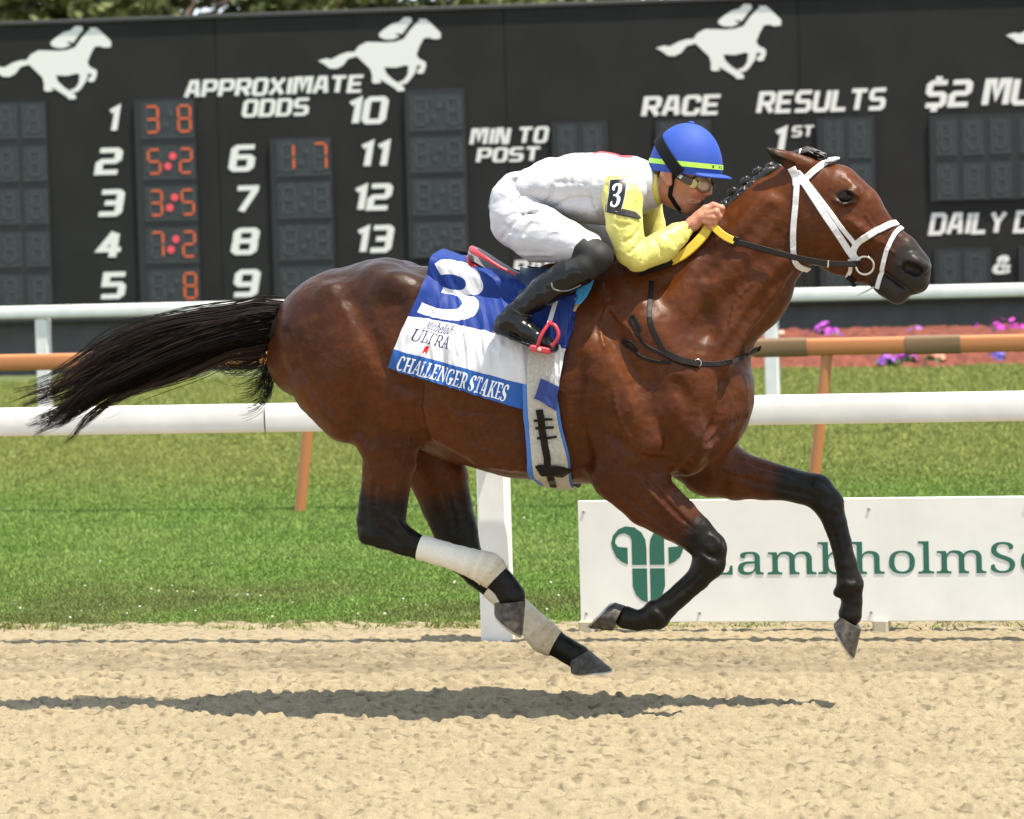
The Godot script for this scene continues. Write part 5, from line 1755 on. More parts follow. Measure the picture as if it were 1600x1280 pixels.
func tack() -> void:
	var white_web := tri(mat(Color(0.78, 0.77, 0.78), 0.45, {"albedo_texture": speckle(111, 0.02, 0.85, 1.0)}), 0.1)
	var leather := tri(mat(Color(0.014, 0.010, 0.008), 0.5, {"metallic_specular": 0.3, "albedo_texture": speckle(112, 0.03, 0.6, 1.0)}), 0.1)
	var steel := mat(Color(0.62, 0.60, 0.56), 0.2, {"metallic": 1.0})
	# girth
	var t := thing("girth", "pale canvas girth with blue edging and black buckled strap under the horse", "girth")
	var pale := tri(mat(Color(0.55, 0.53, 0.47), 0.8, {"albedo_texture": speckle(113, 0.03, 0.8, 1.0), "cull_mode": BaseMaterial3D.CULL_DISABLED}), 0.2)
	var trim := mat(Color(0.045, 0.16, 0.50), 0.6, {"cull_mode": BaseMaterial3D.CULL_DISABLED})
	var gl := [Vector3(0.152, 1.226, 0.27), Vector3(0.146, 1.103, 0.28), Vector3(0.145, 0.978, 0.27), Vector3(0.148, 0.867, 0.22), Vector3(0.147, 0.772, 0.08)]
	var gr := [Vector3(0.238, 1.224, 0.26), Vector3(0.233, 1.101, 0.27), Vector3(0.24, 0.976, 0.26), Vector3(0.25, 0.865, 0.22), Vector3(0.24, 0.759, 0.08)]
	put("webbing", draped(horse, gl, gr, 14, 60, 0.022, 0.003, 71), pale, t)
	put("webbing", draped(horse, gl, gr, 14, 40, 0.022, 0.003, 71, true), pale, t)
	put("edging", draped(horse, [Vector3(0.132, 1.103, 0.28), Vector3(0.131, 0.999, 0.27), Vector3(0.134, 0.879, 0.22), Vector3(0.125, 0.777, 0.08)], [Vector3(0.153, 1.103, 0.28), Vector3(0.151, 0.978, 0.27), Vector3(0.155, 0.867, 0.22), Vector3(0.151, 0.768, 0.08)], 5, 50, 0.019, 0.002, 72), trim, t)
	put("edging", draped(horse, [Vector3(0.229, 1.101, 0.27), Vector3(0.236, 0.997, 0.26), Vector3(0.244, 0.878, 0.22), Vector3(0.236, 0.767, 0.08)], [Vector3(0.241, 1.1, 0.27), Vector3(0.249, 0.997, 0.26), Vector3(0.259, 0.878, 0.22), Vector3(0.251, 0.754, 0.08)], 5, 50, 0.019, 0.002, 73), trim, t)
	put("buckle_strap", girt(horse, [Vector3(0.184, 1.026, 0.28), Vector3(0.187, 0.957, 0.27), Vector3(0.193, 0.872, 0.24), Vector3(0.185, 0.782, 0.1)], 0.023, 0.005, 0.027), leather, t)
	put("buckle_guard", girt(horse, [Vector3(0.164, 0.832, 0.2), Vector3(0.199, 0.835, 0.2), Vector3(0.234, 0.826, 0.19)], 0.042, 0.005, 0.027), leather, t)
	for q in [[Vector3(0.162, 0.994, 0.27), Vector3(0.192, 0.998, 0.27), Vector3(0.222, 1, 0.27)], [Vector3(0.166, 0.965, 0.27), Vector3(0.195, 0.967, 0.27), Vector3(0.225, 0.969, 0.27)], [Vector3(0.167, 0.932, 0.26), Vector3(0.197, 0.933, 0.26), Vector3(0.226, 0.935, 0.26)]]:
		put("buckle", girt(horse, q, 0.008, 0.004, 0.032), leather, t)
	# breast collar
	t = thing("breast_collar", "thin dark leather breast collar with looped strap ends on the horse's shoulder", "breast collar")
	var yoke := [Vector3(0.535, 1.421, 0.17), Vector3(0.54, 1.308, 0.2), Vector3(0.564, 1.24, 0.22), Vector3(0.598, 1.186, 0.22), Vector3(0.658, 1.161, 0.22), Vector3(0.74, 1.151, 0.19), Vector3(0.801, 1.162, 0.14), Vector3(0.854, 1.19, 0.04)]
	put("collar_strap", girt(horse, yoke, 0.017, 0.003, 0.0), leather, t)
	put("collar_strap", girt(horse, yoke, 0.017, 0.003, 0.0, 5, null, true), leather, t)
	put("keeper", girt(horse, [Vector3(0.586, 1.195, 0.22), Vector3(0.635, 1.167, 0.22), Vector3(0.687, 1.151, 0.21)], 0.023, 0.007, 0.004), leather, t)
	put("loop", girt(horse, [Vector3(0.598, 1.182, 0.22), Vector3(0.565, 1.197, 0.22), Vector3(0.526, 1.22, 0.21), Vector3(0.501, 1.257, 0.2), Vector3(0.479, 1.295, 0.19), Vector3(0.479, 1.309, 0.19), Vector3(0.492, 1.309, 0.19), Vector3(0.511, 1.265, 0.2)], 0.011, 0.003, 0.001), leather, t)
	put("loop", girt(horse, [Vector3(0.606, 1.161, 0.22), Vector3(0.56, 1.166, 0.22), Vector3(0.515, 1.18, 0.22), Vector3(0.484, 1.205, 0.21), Vector3(0.454, 1.225, 0.2), Vector3(0.456, 1.236, 0.2), Vector3(0.479, 1.229, 0.2), Vector3(0.501, 1.206, 0.21)], 0.011, 0.003, 0.001), leather, t)
	var ring := TorusMesh.new()
	ring.inner_radius = 0.010
	ring.outer_radius = 0.0135
	ring.ring_segments = 8
	var rp := Vector3(0.688, 1.157, 0.2)
	rp.z = horse.skin(rp.x, rp.y) + 0.008
	put("collar_buckle", ring, steel, t, rp, Vector3(PI / 2, 0.3, 0))
	# bridle
	t = thing("bridle", "white racing bridle with figure-eight noseband and steel ring bit on the bay head", "bridle")
	var w := 12.0
	var list := [
		[[Vector3(1.124, 1.798, 0), Vector3(1.095, 1.788, 0.055), Vector3(1.06, 1.764, 0.08), Vector3(1.027, 1.732, 0.085)], 0.021],
		[[Vector3(0.987, 1.774, 0.07), Vector3(1.001, 1.745, 0.085), Vector3(1.005, 1.716, 0.09)], 0.028],
		[[Vector3(1, 1.762, 0.075), Vector3(1.04, 1.703, 0.09), Vector3(1.085, 1.632, 0.09), Vector3(1.13, 1.561, 0.08), Vector3(1.172, 1.49, 0.065), Vector3(1.194, 1.473, 0.06)], 0.021],
		[[Vector3(1.008, 1.761, 0.075), Vector3(1.054, 1.703, 0.09), Vector3(1.1, 1.642, 0.09), Vector3(1.145, 1.577, 0.08), Vector3(1.187, 1.522, 0.065)], 0.015],
		[[Vector3(1.005, 1.729, 0.09), Vector3(0.999, 1.655, 0.09), Vector3(0.989, 1.573, 0.09), Vector3(0.985, 1.486, 0.075), Vector3(0.997, 1.457, 0.05), Vector3(1.022, 1.445, 0)], 0.019],
		[[Vector3(1.311, 1.586, 0), Vector3(1.29, 1.581, 0.035), Vector3(1.238, 1.554, 0.055), Vector3(1.193, 1.526, 0.064), Vector3(1.178, 1.494, 0.064), Vector3(1.192, 1.469, 0.06)], 0.021],
		[[Vector3(1.327, 1.569, 0), Vector3(1.31, 1.551, 0.03), Vector3(1.286, 1.503, 0.048), Vector3(1.268, 1.442, 0.046), Vector3(1.25, 1.38, 0.03)], 0.015],
		[[Vector3(1.167, 1.475, 0.06), Vector3(1.165, 1.444, 0.05), Vector3(1.153, 1.419, 0.02)], 0.013],
	]
	for q in list:
		for far in [false, true]:
			put("strap", girt(horse, q[0], q[1], 0.0045, 0.003, 6, null, far), white_web, t)
	var bit := TorusMesh.new()
	bit.inner_radius = 0.025
	bit.outer_radius = 0.033
	bit.ring_segments = 10
	bit.rings = 32
	for s in [1, -1]:
		var bp := Vector3(1.215, 1.454, 0.068)
		put("bit_ring", bit, steel, t, Vector3(bp.x, bp.y, bp.z * s), Vector3(PI / 2, 0.0, 0.0) + Vector3(0.12 * s, 0, 0))
	put("mouthpiece", tube([Vector3(1.222, 1.453, 0.04), Vector3(1.23, 1.446, 0), Vector3(1.213, 1.452, -0.04)], [0.007], 8), steel, t)
	var tie := start()
	tube([Vector3(1.239, 1.384, 0.02), Vector3(1.216, 1.372, 0.022), Vector3(1.18, 1.355, 0.022)], [0.003, 0.003, 0.001], 6, tie)
	tie.generate_normals()
	put("tongue_tie", tie.commit(), mat(Color(0.5, 0.5, 0.48), 0.7), t)
	put("chin_buckle", girt(horse, [Vector3(1.154, 1.423, 0.03), Vector3(1.17, 1.409, 0.03), Vector3(1.177, 1.394, 0.02)], 0.015, 0.006, 0.006), leather, t)
	# reins: black leather with ribbed yellow rubber hand pieces
	t = thing("reins", "black leather reins with yellow rubber grips held in the rider's hands", "reins")
	var yellow := tri(mat(Color(0.72, 0.50, 0.03), 0.5, {"albedo_texture": speckle(115, 0.06, 0.75, 1.0)}), 0.08)
	var back := [Vector3(0, 0.15, 1).normalized()]
	for s in [1.0, -1.0]:
		var flip := Vector3(1, 1, s)
		var line := func(v: Array) -> Array: return curve(v, 6).map(func(p: Vector3) -> Vector3: return p * flip)
		var nn := [Vector3(0, 0.2 * s, 1.0) * flip]
		put("rein", strap((line as Callable).call([Vector3(1.197, 1.46, 0.072), Vector3(1.106, 1.463, 0.105), Vector3(0.993, 1.487, 0.118), Vector3(0.895, 1.516, 0.125), Vector3(0.8, 1.543, 0.125)]), nn, 0.019, 0.004), leather, t)
		put("grip", strap((line as Callable).call([Vector3(0.804, 1.543, 0.125), Vector3(0.771, 1.56, 0.122), Vector3(0.741, 1.586, 0.115), Vector3(0.727, 1.609, 0.1), Vector3(0.734, 1.625, 0.09)]), nn, 0.025, 0.006), yellow, t)
		put("grip", strap((line as Callable).call([Vector3(0.721, 1.621, 0.088), Vector3(0.715, 1.588, 0.105), Vector3(0.687, 1.548, 0.122), Vector3(0.642, 1.508, 0.135), Vector3(0.597, 1.485, 0.145)]), nn, 0.032, 0.006), yellow, t)
		put("rein", strap((line as Callable).call([Vector3(0.602, 1.487, 0.145), Vector3(0.577, 1.477, 0.15), Vector3(0.54, 1.466, 0.155), Vector3(0.497, 1.454, 0.15)]), nn, 0.028, 0.006), leather, t)
	put("rein_stop", box_mesh(Vector3(0.017, 0.032, 0.008), 0.002), leather, t, Vector3(0.805, 1.543, 0.127), Vector3(0, 0, -0.45))
	put("rein_buckle", box_mesh(Vector3(0.006, 0.025, 0.01), 0.002), steel, t, Vector3(1.102, 1.463, 0.108), Vector3(0, 0, -0.1))
	put("crossing_end", tube([Vector3(0.728, 1.631, 0.05), Vector3(0.752, 1.655, 0.035), Vector3(0.769, 1.667, 0.01)], [0.008], 8), yellow, t)
	# hind bandages
	bandage([Vector3(-0.262, 0.565, 0.15), Vector3(-0.161, 0.535, 0.15), Vector3(-0.088, 0.511, 0.15), Vector3(-0.035, 0.49, 0.15), Vector3(-0.004, 0.462, 0.15)], [0.042, 0.042, 0.048, 0.059, 0.049], 0.046, 0.0, "cream bandage wrapped round the raised nearer hind leg of the horse")
	bandage([Vector3(-0.091, 0.403, -0.15), Vector3(-0.05, 0.366, -0.15), Vector3(0.029, 0.29, -0.15), Vector3(0.084, 0.232, -0.15), Vector3(0.123, 0.208, -0.15)], [0.044, 0.044, 0.047, 0.057, 0.047], 0.046, 0.35, "sand-stained cream bandage on the lower hind leg reaching under the horse")


func saddle() -> void:
	var t := thing("racing_saddle", "small black and red racing saddle between rider and blue cloth", "saddle")
	var black := mat(Color(0.03, 0.03, 0.034), 0.35)
	var red := mat(Color(0.46, 0.03, 0.045), 0.4)
	var grey := mat(Color(0.13, 0.12, 0.125), 0.5)
	# seat: a lofted dished shell from cantle to pommel
	var spine := curve([Vector3(-0.09, 1.543, 0), Vector3(-0.06, 1.528, 0), Vector3(-0.001, 1.488, 0), Vector3(0.067, 1.451, 0), Vector3(0.149, 1.44, 0), Vector3(0.235, 1.457, 0), Vector3(0.311, 1.476, 0)], 5)
	var m := spine.size()
	for layer in 2:
		var rings := []
		for i in m:
			var x := i / (m - 1.0)
			var wide := lerpf(0.165, 0.10, x) * (sqrt(minf(1.0, 0.03 + x * 6.0)))
			var h := 0.011 if layer == 0 else 0.024
			var ring := PackedVector3Array()
			for k in 18:
				var a := TAU * k / 18.0
				var z := cos(a) * (wide + (0.032 if layer else 0.0))
				var drop := 0.18 * z * z / 0.165
				ring.append(spine[i] + Vector3(0, sin(a) * h * 0.5 - drop - (0.015 if layer else 0.0), z))
			rings.append(ring)
		put("seat" if layer == 0 else "panel", loft(rings), grey if layer == 0 else red, t)
	put("seat_edge", tube(curve([Vector3(-0.065, 1.542, 0.12), Vector3(-0.047, 1.532, 0.165), Vector3(-0.007, 1.513, 0.2), Vector3(0.05, 1.479, 0.215), Vector3(0.099, 1.455, 0.21)], 4), [0.006, 0.011, 0.012, 0.012, 0.011, 0.011, 0.01, 0.008, 0.008, 0.007, 0.006, 0.006, 0.005, 0.005, 0.004, 0.004, 0.004], 10), red, t)
	var flap := mat(Color(0.03, 0.05, 0.10), 0.4, {"cull_mode": BaseMaterial3D.CULL_DISABLED})
	put("flap", draped(horse, [Vector3(0.089, 1.452, 0.16), Vector3(0.094, 1.411, 0.19), Vector3(0.107, 1.365, 0.2)], [Vector3(0.346, 1.455, 0.13), Vector3(0.288, 1.395, 0.17), Vector3(0.251, 1.362, 0.2)], 24, 14, 0.030, 0.002, 81), flap, t)
	put("flap", draped(horse, [Vector3(0.089, 1.452, 0.16), Vector3(0.094, 1.411, 0.19), Vector3(0.107, 1.365, 0.2)], [Vector3(0.346, 1.455, 0.13), Vector3(0.288, 1.395, 0.17), Vector3(0.251, 1.362, 0.2)], 24, 14, 0.030, 0.002, 81, true), flap, t)
	# stirrup leathers and irons
	var leather := mat(Color(0.50, 0.49, 0.46), 0.5)
	for s in [1.0, -1.0]:
		var f := Vector3(1, 1, s)
		var line := func(v: Array) -> Array: return v.map(func(p: Vector3) -> Vector3: return p * f)
		put("stirrup_leather", strap((line as Callable).call([Vector3(0.238, 1.368, 0.26), Vector3(0.233, 1.328, 0.3), Vector3(0.23, 1.297, 0.335)]), [Vector3(0.2, 0, s)], 0.015, 0.004), leather, t)
		put("stirrup_iron", tube((line as Callable).call(curve([Vector3(0.201, 1.23, 0.384), Vector3(0.215, 1.264, 0.386), Vector3(0.236, 1.298, 0.37), Vector3(0.235, 1.303, 0.335), Vector3(0.221, 1.296, 0.3), Vector3(0.194, 1.261, 0.284), Vector3(0.181, 1.226, 0.286)], 5)), [0.006], 10), red, t)
		put("stirrup_iron", tube((line as Callable).call(curve([Vector3(0.236, 1.3, 0.372), Vector3(0.259, 1.292, 0.384), Vector3(0.27, 1.269, 0.388), Vector3(0.265, 1.247, 0.388), Vector3(0.247, 1.227, 0.384)], 5)), [0.006], 10), red, t)
		var tread := put("stirrup_tread", box_mesh(Vector3(0.068, 0.019, 0.108), 0.004), red, t, Vector3(0.207, 1.217, 0.335) * f, Vector3(0, 0, -0.2))
		put("tread_bolt", box_mesh(Vector3(0.012, 0.012, 0.114), 0.003), leather, tread, Vector3(0.0, 0, 0))

# ------------------------------------------------------------------ the rider
func creases(seed_: int, freq: float) -> FastNoiseLite:
	var n := lump(seed_, freq, 2)
	n.fractal_type = FastNoiseLite.FRACTAL_RIDGED
	n.domain_warp_enabled = true
	n.domain_warp_amplitude = 0.12
	n.domain_warp_frequency = 3.0
	return n


func rider() -> void:
	var t := thing("person", "crouching jockey in white silks with yellow sleeves, blue helmet and black boots", "person")
	var skin_tone := Color(0.47, 0.20, 0.125)
	# the body under the clothes: one continuous figure
	var b := Field.new()
	b.chain([0.061, 1.68, 0, 0.063, 0.12, 0, 0.157, 1.714, 0, 0.072, 0.13, 0, 0.264, 1.731, 0, 0.085, 0.15, 0, 0.371, 1.737, 0, 0.085, 0.165, 0, 0.446, 1.739, 0, 0.063, 0.15, 0], 0.03)
	b.chain([0.446, 1.741, 0, 0.055, 0.07, 0, 0.52, 1.737, 0, 0.051, 0.052, 0, 0.575, 1.729, 0, 0.053, 0.055, 0], 0.02)
	b.pair([0.448, 1.728, 0.165, 0.046, 0.05, 0, 0.462, 1.608, 0.2, 0.04, 0.042, 0, 0.484, 1.513, 0.21, 0.033, 0.036, 0, 0.573, 1.531, 0.165, 0.035, 0.036, 0, 0.639, 1.582, 0.115, 0.022, 0.026, 0, 0.66, 1.598, 0.1, 0.021, 0.028, 0], 0.02)
	b.pair([0.082, 1.632, 0.085, 0.059, 0.06, 0, 0.182, 1.586, 0.16, 0.058, 0.055, 0, 0.305, 1.549, 0.235, 0.046, 0.048, 0, 0.374, 1.507, 0.27, 0.035, 0.045, 0, 0.272, 1.444, 0.29, 0.037, 0.045, 0, 0.13, 1.343, 0.31, 0.025, 0.034, 0, 0.084, 1.299, 0.315, 0.025, 0.032, 0, 0.179, 1.254, 0.325, 0.021, 0.034, 0, 0.236, 1.227, 0.33, 0.016, 0.03, 0], 0.02)
	var paint := flat_paint(skin_tone)
	put("body", nets(b, 0.008, paint), tinted(0.5), t)
	# head with its own finer grid
	var h := Field.new()
	h.chain([0.615, 1.798, 0, 0.097, 0.074, 0], 0.02)
	h.chain([0.627, 1.765, 0, 0.085, 0.066, 0, 0.647, 1.723, 0, 0.057, 0.054, 0, 0.641, 1.681, 0, 0.036, 0.042, 0, 0.632, 1.66, 0, 0.025, 0.028, 0], 0.02)
	h.chain([0.575, 1.716, 0, 0.042, 0.054, 0, 0.603, 1.678, 0, 0.028, 0.045, 0, 0.628, 1.661, 0, 0.019, 0.026, 0], 0.02)
	h.chain([0.55, 1.734, 0, 0.053, 0.054, 0, 0.583, 1.712, 0, 0.049, 0.05, 0], 0.02)
	h.chain([0.694, 1.759, 0, 0.019, 0.042, 0], 0.012)
	h.chain([0.694, 1.744, 0, 0.01, 0.01, 0, 0.704, 1.717, 0, 0.011, 0.012, 0, 0.703, 1.702, 0, 0.012, 0.015, 0], 0.010)
	h.pair([0.698, 1.698, 0.01, 0.007, 0.008, 0], 0.006)
	h.pair([0.665, 1.718, 0.034, 0.023, 0.024, 0], 0.015)
	h.chain([0.675, 1.684, 0, 0.011, 0.024, 0, 0.671, 1.678, 0, 0.008, 0.022, 0], 0.008)
	h.chain([0.66, 1.666, 0, 0.01, 0.02, 0], 0.008)
	h.chain([0.641, 1.654, 0, 0.015, 0.017, 0], 0.01)
	h.seg(Vector3(0.681, 1.672, 0), Vector3(0.645, 1.673, 0), 0.003, 0.002, 0.024, 0.026, 0.004, 1.0)
	h.pair([0.677, 1.734, 0.03, 0.015, 0.014, 0], 0.012, 1.0)
	h.pair([0.579, 1.766, 0.078, 0.021, 0.012, 0, 0.584, 1.739, 0.074, 0.014, 0.01, 0], 0.006)
	h.pair([0.585, 1.764, 0.092, 0.01, 0.008, 0, 0.588, 1.745, 0.087, 0.006, 0.006, 0], 0.004, 1.0)
	h.pair([0.702, 1.692, 0.008, 0.003, 0.004, 0], 0.003, 1.0)
	var face_paint := func(p: Vector3, _n: Vector3, _s: float) -> Color:
		var c := skin_tone
		var mouth := Vector3(0.669, 1.674, 0)
		if Vector2(p.x - mouth.x, p.y - mouth.y).length() < 0.016 and absf(p.z) < 0.024:
			c = Color(0.36, 0.115, 0.09).lerp(Color(0.05, 0.015, 0.012), smoothstep(0.005, 0.001, absf(p.y - mouth.y + 0.0015)))
		var beard := Vector3(0.633, 1.669, 0)
		c = c.lerp(Color(0.33, 0.16, 0.11), 0.5 * smoothstep(0.06, 0.02, Vector2(p.x - beard.x, (p.y - beard.y)).length()))
		var nose := Vector3(0.689, 1.711, 0)
		c = c.lerp(Color(0.58, 0.20, 0.13), 0.5 * smoothstep(0.05, 0.015, p.distance_to(Vector3(nose.x, nose.y, p.z * 0.4))))
		return c
	put("head", nets(h, 0.003, face_paint), tinted(0.45, {"subsurf_scatter_enabled": true, "subsurf_scatter_strength": 0.1}), t)
	var ball := SphereMesh.new()
	ball.radius = 0.012
	ball.height = 0.024
	for s in [1, -1]:
		var ep := Vector3(0.671, 1.734, 0.03)
		put("eye", ball, mat(Color(0.6, 0.58, 0.55), 0.2), t, Vector3(ep.x, ep.y, ep.z * s))
	var hair := Field.new()
	hair.chain([0.542, 1.776, 0, 0.03, 0.062, 0, 0.542, 1.751, 0, 0.019, 0.056, 0], 0.02)
	hair.pair([0.601, 1.774, 0.07, 0.013, 0.008, 0, 0.604, 1.753, 0.07, 0.006, 0.006, 0], 0.008)
	hair.fold = lump(201, 120.0, 2)
	hair.fold_size = 0.004
	put("hair", nets(hair, 0.004, flat_paint(Color.WHITE)), mat(Color(0.055, 0.030, 0.018), 0.6), t)
	# hands closed on the reins
	for s in [1.0, -1.0]:
		var g := Field.new()
		var dx := 0.0 if s > 0 else 0.012
		g.chain([0.641, 1.584, 0.112, 0.022, 0.026, 0, 0.668, 1.604, 0.1, 0.024, 0.03, 0, 0.695, 1.624, 0.094, 0.023, 0.034, 0, 0.71, 1.634, 0.092, 0.02, 0.034, 0], 0.015)
		g.chain([0.713, 1.644, 0.112, 0.01, 0.009, 0, 0.743, 1.658, 0.116, 0.01, 0.009, 0, 0.763, 1.651, 0.11, 0.009, 0.009, 0, 0.761, 1.635, 0.1, 0.008, 0.008, 0], 0.006)
		g.chain([0.718, 1.634, 0.118, 0.01, 0.01, 0, 0.746, 1.639, 0.122, 0.01, 0.009, 0, 0.755, 1.625, 0.114, 0.009, 0.009, 0, 0.742, 1.612, 0.104, 0.008, 0.008, 0], 0.006)
		g.chain([0.716, 1.622, 0.12, 0.01, 0.009, 0, 0.737, 1.621, 0.124, 0.009, 0.009, 0, 0.74, 1.606, 0.115, 0.008, 0.008, 0, 0.726, 1.601, 0.105, 0.008, 0.008, 0], 0.006)
		g.chain([0.707, 1.609, 0.118, 0.009, 0.009, 0, 0.724, 1.605, 0.12, 0.008, 0.008, 0, 0.724, 1.592, 0.112, 0.008, 0.008, 0, 0.711, 1.589, 0.104, 0.007, 0.007, 0], 0.006)
		g.chain([0.675, 1.627, 0.085, 0.013, 0.013, 0, 0.703, 1.651, 0.076, 0.011, 0.011, 0, 0.728, 1.662, 0.07, 0.009, 0.009, 0, 0.744, 1.658, 0.068, 0.008, 0.008, 0], 0.010)
		if s < 0:
			for i in g.n:
				g.s[i * 17 + 2] *= -1.0
				g.s[i * 17 + 5] *= -1.0
				g.s[i * 17] += dx
			g.lo = Vector3(g.lo.x, g.lo.y, -0.2)
			g.hi = Vector3(g.hi.x + dx, g.hi.y, 0.0)
		put("hand", nets(g, 0.003, func(p: Vector3, _n: Vector3, _q: float) -> Color: return skin_tone * (1.0 + 0.1 * grain.get_noise_3dv(p * 900.0))), tinted(0.5), t)
	var bead := start()
	for k in 16:
		var a := TAU * k / 16.0
		var c := Vector3(0.654, 1.588, 0.106)
		var sp := SphereMesh.new()
		sp.radius = 0.0042
		sp.height = 0.0084
		sp.radial_segments = 6
		sp.rings = 4
		bead.append_from(sp, 0, Transform3D(Basis(), c + Vector3(cos(a) * 0.016, cos(a) * 0.022, sin(a) * 0.032)))
	put("bracelet", bead.commit(), mat(Color(0.25, 0.03, 0.03), 0.4), t)
	# white silk shirt
	var shirt := Field.new()
	shirt.chain([0.127, 1.729, 0, 0.07, 0.155, 0, 0.183, 1.742, 0, 0.085, 0.165, 0, 0.264, 1.736, 0, 0.104, 0.18, 0, 0.361, 1.733, 0, 0.108, 0.195, 0, 0.435, 1.739, 0, 0.089, 0.17, 0, 0.478, 1.74, 0, 0.072, 0.11, 0, 0.512, 1.737, 0, 0.061, 0.066, 0], 0.03)
	shirt.pair([0.438, 1.733, 0.155, 0.069, 0.06, 0, 0.475, 1.715, 0.165, 0.054, 0.05, 0], 0.04)
	shirt.chain([0.263, 1.679, 0, 0.055, 0.15, 0, 0.359, 1.668, 0, 0.055, 0.16, 0, 0.444, 1.674, 0, 0.051, 0.13, 0, 0.502, 1.693, 0, 0.042, 0.07, 0], 0.03)
	shirt.relief([Vector3(0.18, 1.686, 0.16), Vector3(0.21, 1.706, 0.18), Vector3(0.22, 1.735, 0.18)], 0.006, -0.006, 0.008)
	shirt.relief([Vector3(0.214, 1.669, 0.16), Vector3(0.256, 1.684, 0.18), Vector3(0.305, 1.695, 0.19), Vector3(0.365, 1.689, 0.2)], 0.006, -0.005, 0.008)
	shirt.relief([Vector3(0.231, 1.747, 0.17), Vector3(0.281, 1.749, 0.19), Vector3(0.346, 1.735, 0.2)], 0.005, -0.004, 0.007)
	shirt.relief([Vector3(0.374, 1.631, 0.14), Vector3(0.357, 1.669, 0.18), Vector3(0.349, 1.714, 0.2)], 0.006, -0.005, 0.008)
	shirt.relief([Vector3(0.484, 1.789, 0.12), Vector3(0.472, 1.765, 0.15), Vector3(0.462, 1.736, 0.17)], 0.006, -0.006, 0.008)
	shirt.relief([Vector3(0.5, 1.731, 0.1), Vector3(0.494, 1.694, 0.12), Vector3(0.481, 1.657, 0.1)], 0.006, -0.005, 0.008)
	shirt.fold = creases(211, 3.4)
	shirt.fold_scale = Vector3(1.5, 0.9, 1.0)
	shirt.fold_size = -0.006
	var silk_paint := func(p: Vector3, n: Vector3, _s: float) -> Color:
		var c := Color(0.50, 0.50, 0.53)
		var r := Vector3(0.399, 1.826, 0)
		if n.y > 0.55 and absf(p.x - r.x) < 0.062 and p.z < 0.05 + 0.02 * sin(p.x * 60.0) and p.z > -0.10:
			c = Color(0.62, 0.03, 0.05)
		return c
	var silk := tinted(0.5, {"rim_enabled": true, "rim": 0.2, "normal_enabled": true, "normal_texture": speckle(212, 0.009, 0, 1, 2, 512, true, 6.0), "normal_scale": 0.22})
	tri(silk, 0.5)
	put("shirt", nets(shirt, 0.006, silk_paint), silk, t)
	var trim := mat(Color(0.68, 0.58, 0.06), 0.55)
	var collar := []
	var cc := Vector3(0.528, 1.73, 0)
	for k in 25:
		var a := TAU * k / 24.0
		collar.append(cc + Vector3(cos(a) * 0.016, 0, 0) + Vector3(-0.25, 1.0, 0).normalized() * cos(a) * 0.062 + Vector3(0, 0, sin(a) * 0.066))
	var cn := []
	for p in collar:
		cn.append((p - cc).normalized())
	put("collar", strap(collar, cn, 0.035, 0.006), trim, t)
	# yellow sleeves
	for s in [1.0, -1.0]:
		var sl := Field.new()
		sl.chain([0.433, 1.729, 0.165, 0.056, 0.055, 0, 0.451, 1.687, 0.185, 0.065, 0.058, 0, 0.46, 1.609, 0.212, 0.056, 0.052, 0, 0.482, 1.518, 0.222, 0.048, 0.048, 0, 0.502, 1.497, 0.218, 0.042, 0.046, 0, 0.575, 1.531, 0.175, 0.048, 0.046, 0, 0.619, 1.569, 0.135, 0.036, 0.036, 0, 0.639, 1.582, 0.117, 0.028, 0.031, 0], 0.03)
		if s > 0.0:
			for q in [[Vector3(0.512, 1.587, 0.24), Vector3(0.494, 1.563, 0.26), Vector3(0.469, 1.552, 0.26)], [Vector3(0.52, 1.562, 0.24), Vector3(0.506, 1.534, 0.26), Vector3(0.483, 1.514, 0.25)], [Vector3(0.53, 1.554, 0.23), Vector3(0.535, 1.521, 0.24), Vector3(0.518, 1.484, 0.22)], [Vector3(0.427, 1.622, 0.25), Vector3(0.454, 1.605, 0.26), Vector3(0.487, 1.604, 0.26)], [Vector3(0.562, 1.553, 0.22), Vector3(0.578, 1.524, 0.22), Vector3(0.578, 1.499, 0.2)], [Vector3(0.604, 1.567, 0.17), Vector3(0.617, 1.547, 0.18), Vector3(0.62, 1.53, 0.17)], [Vector3(0.412, 1.733, 0.22), Vector3(0.432, 1.7, 0.24), Vector3(0.443, 1.65, 0.26)], [Vector3(0.497, 1.71, 0.23), Vector3(0.502, 1.669, 0.24), Vector3(0.508, 1.636, 0.23)]]:
				sl.relief(q, 0.006, -0.005, 0.008, false)
		sl.fold = creases(221, 4.5)
		sl.fold_scale = Vector3(1.3, 0.9, 1.0)
		sl.fold_size = -0.005
		if s < 0:
			for i in sl.n:
				sl.s[i * 17 + 2] *= -1.0
				sl.s[i * 17 + 5] *= -1.0
			sl.lo.z = -0.32
			sl.hi.z = -0.02
		put("sleeve", nets(sl, 0.005, flat_paint(Color(0.60, 0.555, 0.14))), silk, t)
		if s > 0:
			# number patch on its elastic band
			var img := Image.create(200, 360, false, Image.FORMAT_RGB8)
			img.fill(Color(0.72, 0.72, 0.7))
			img.fill_rect(Rect2i(9, 9, 182, 342), Color(0.045, 0.045, 0.05))
			stamp(img, "3", face_of("Droid Serif", true), Rect2(45, 65, 110, 235), Color(0.95, 0.95, 0.95))
			var l := [Vector3(0.419, 1.751, 0.22), Vector3(0.415, 1.702, 0.24), Vector3(0.409, 1.651, 0.26)]
			var r := [Vector3(0.477, 1.752, 0.23), Vector3(0.473, 1.699, 0.25), Vector3(0.461, 1.646, 0.26)]
			var patch := draped(sl, l, r, 12, 14, 0.005, 0.0, 5)
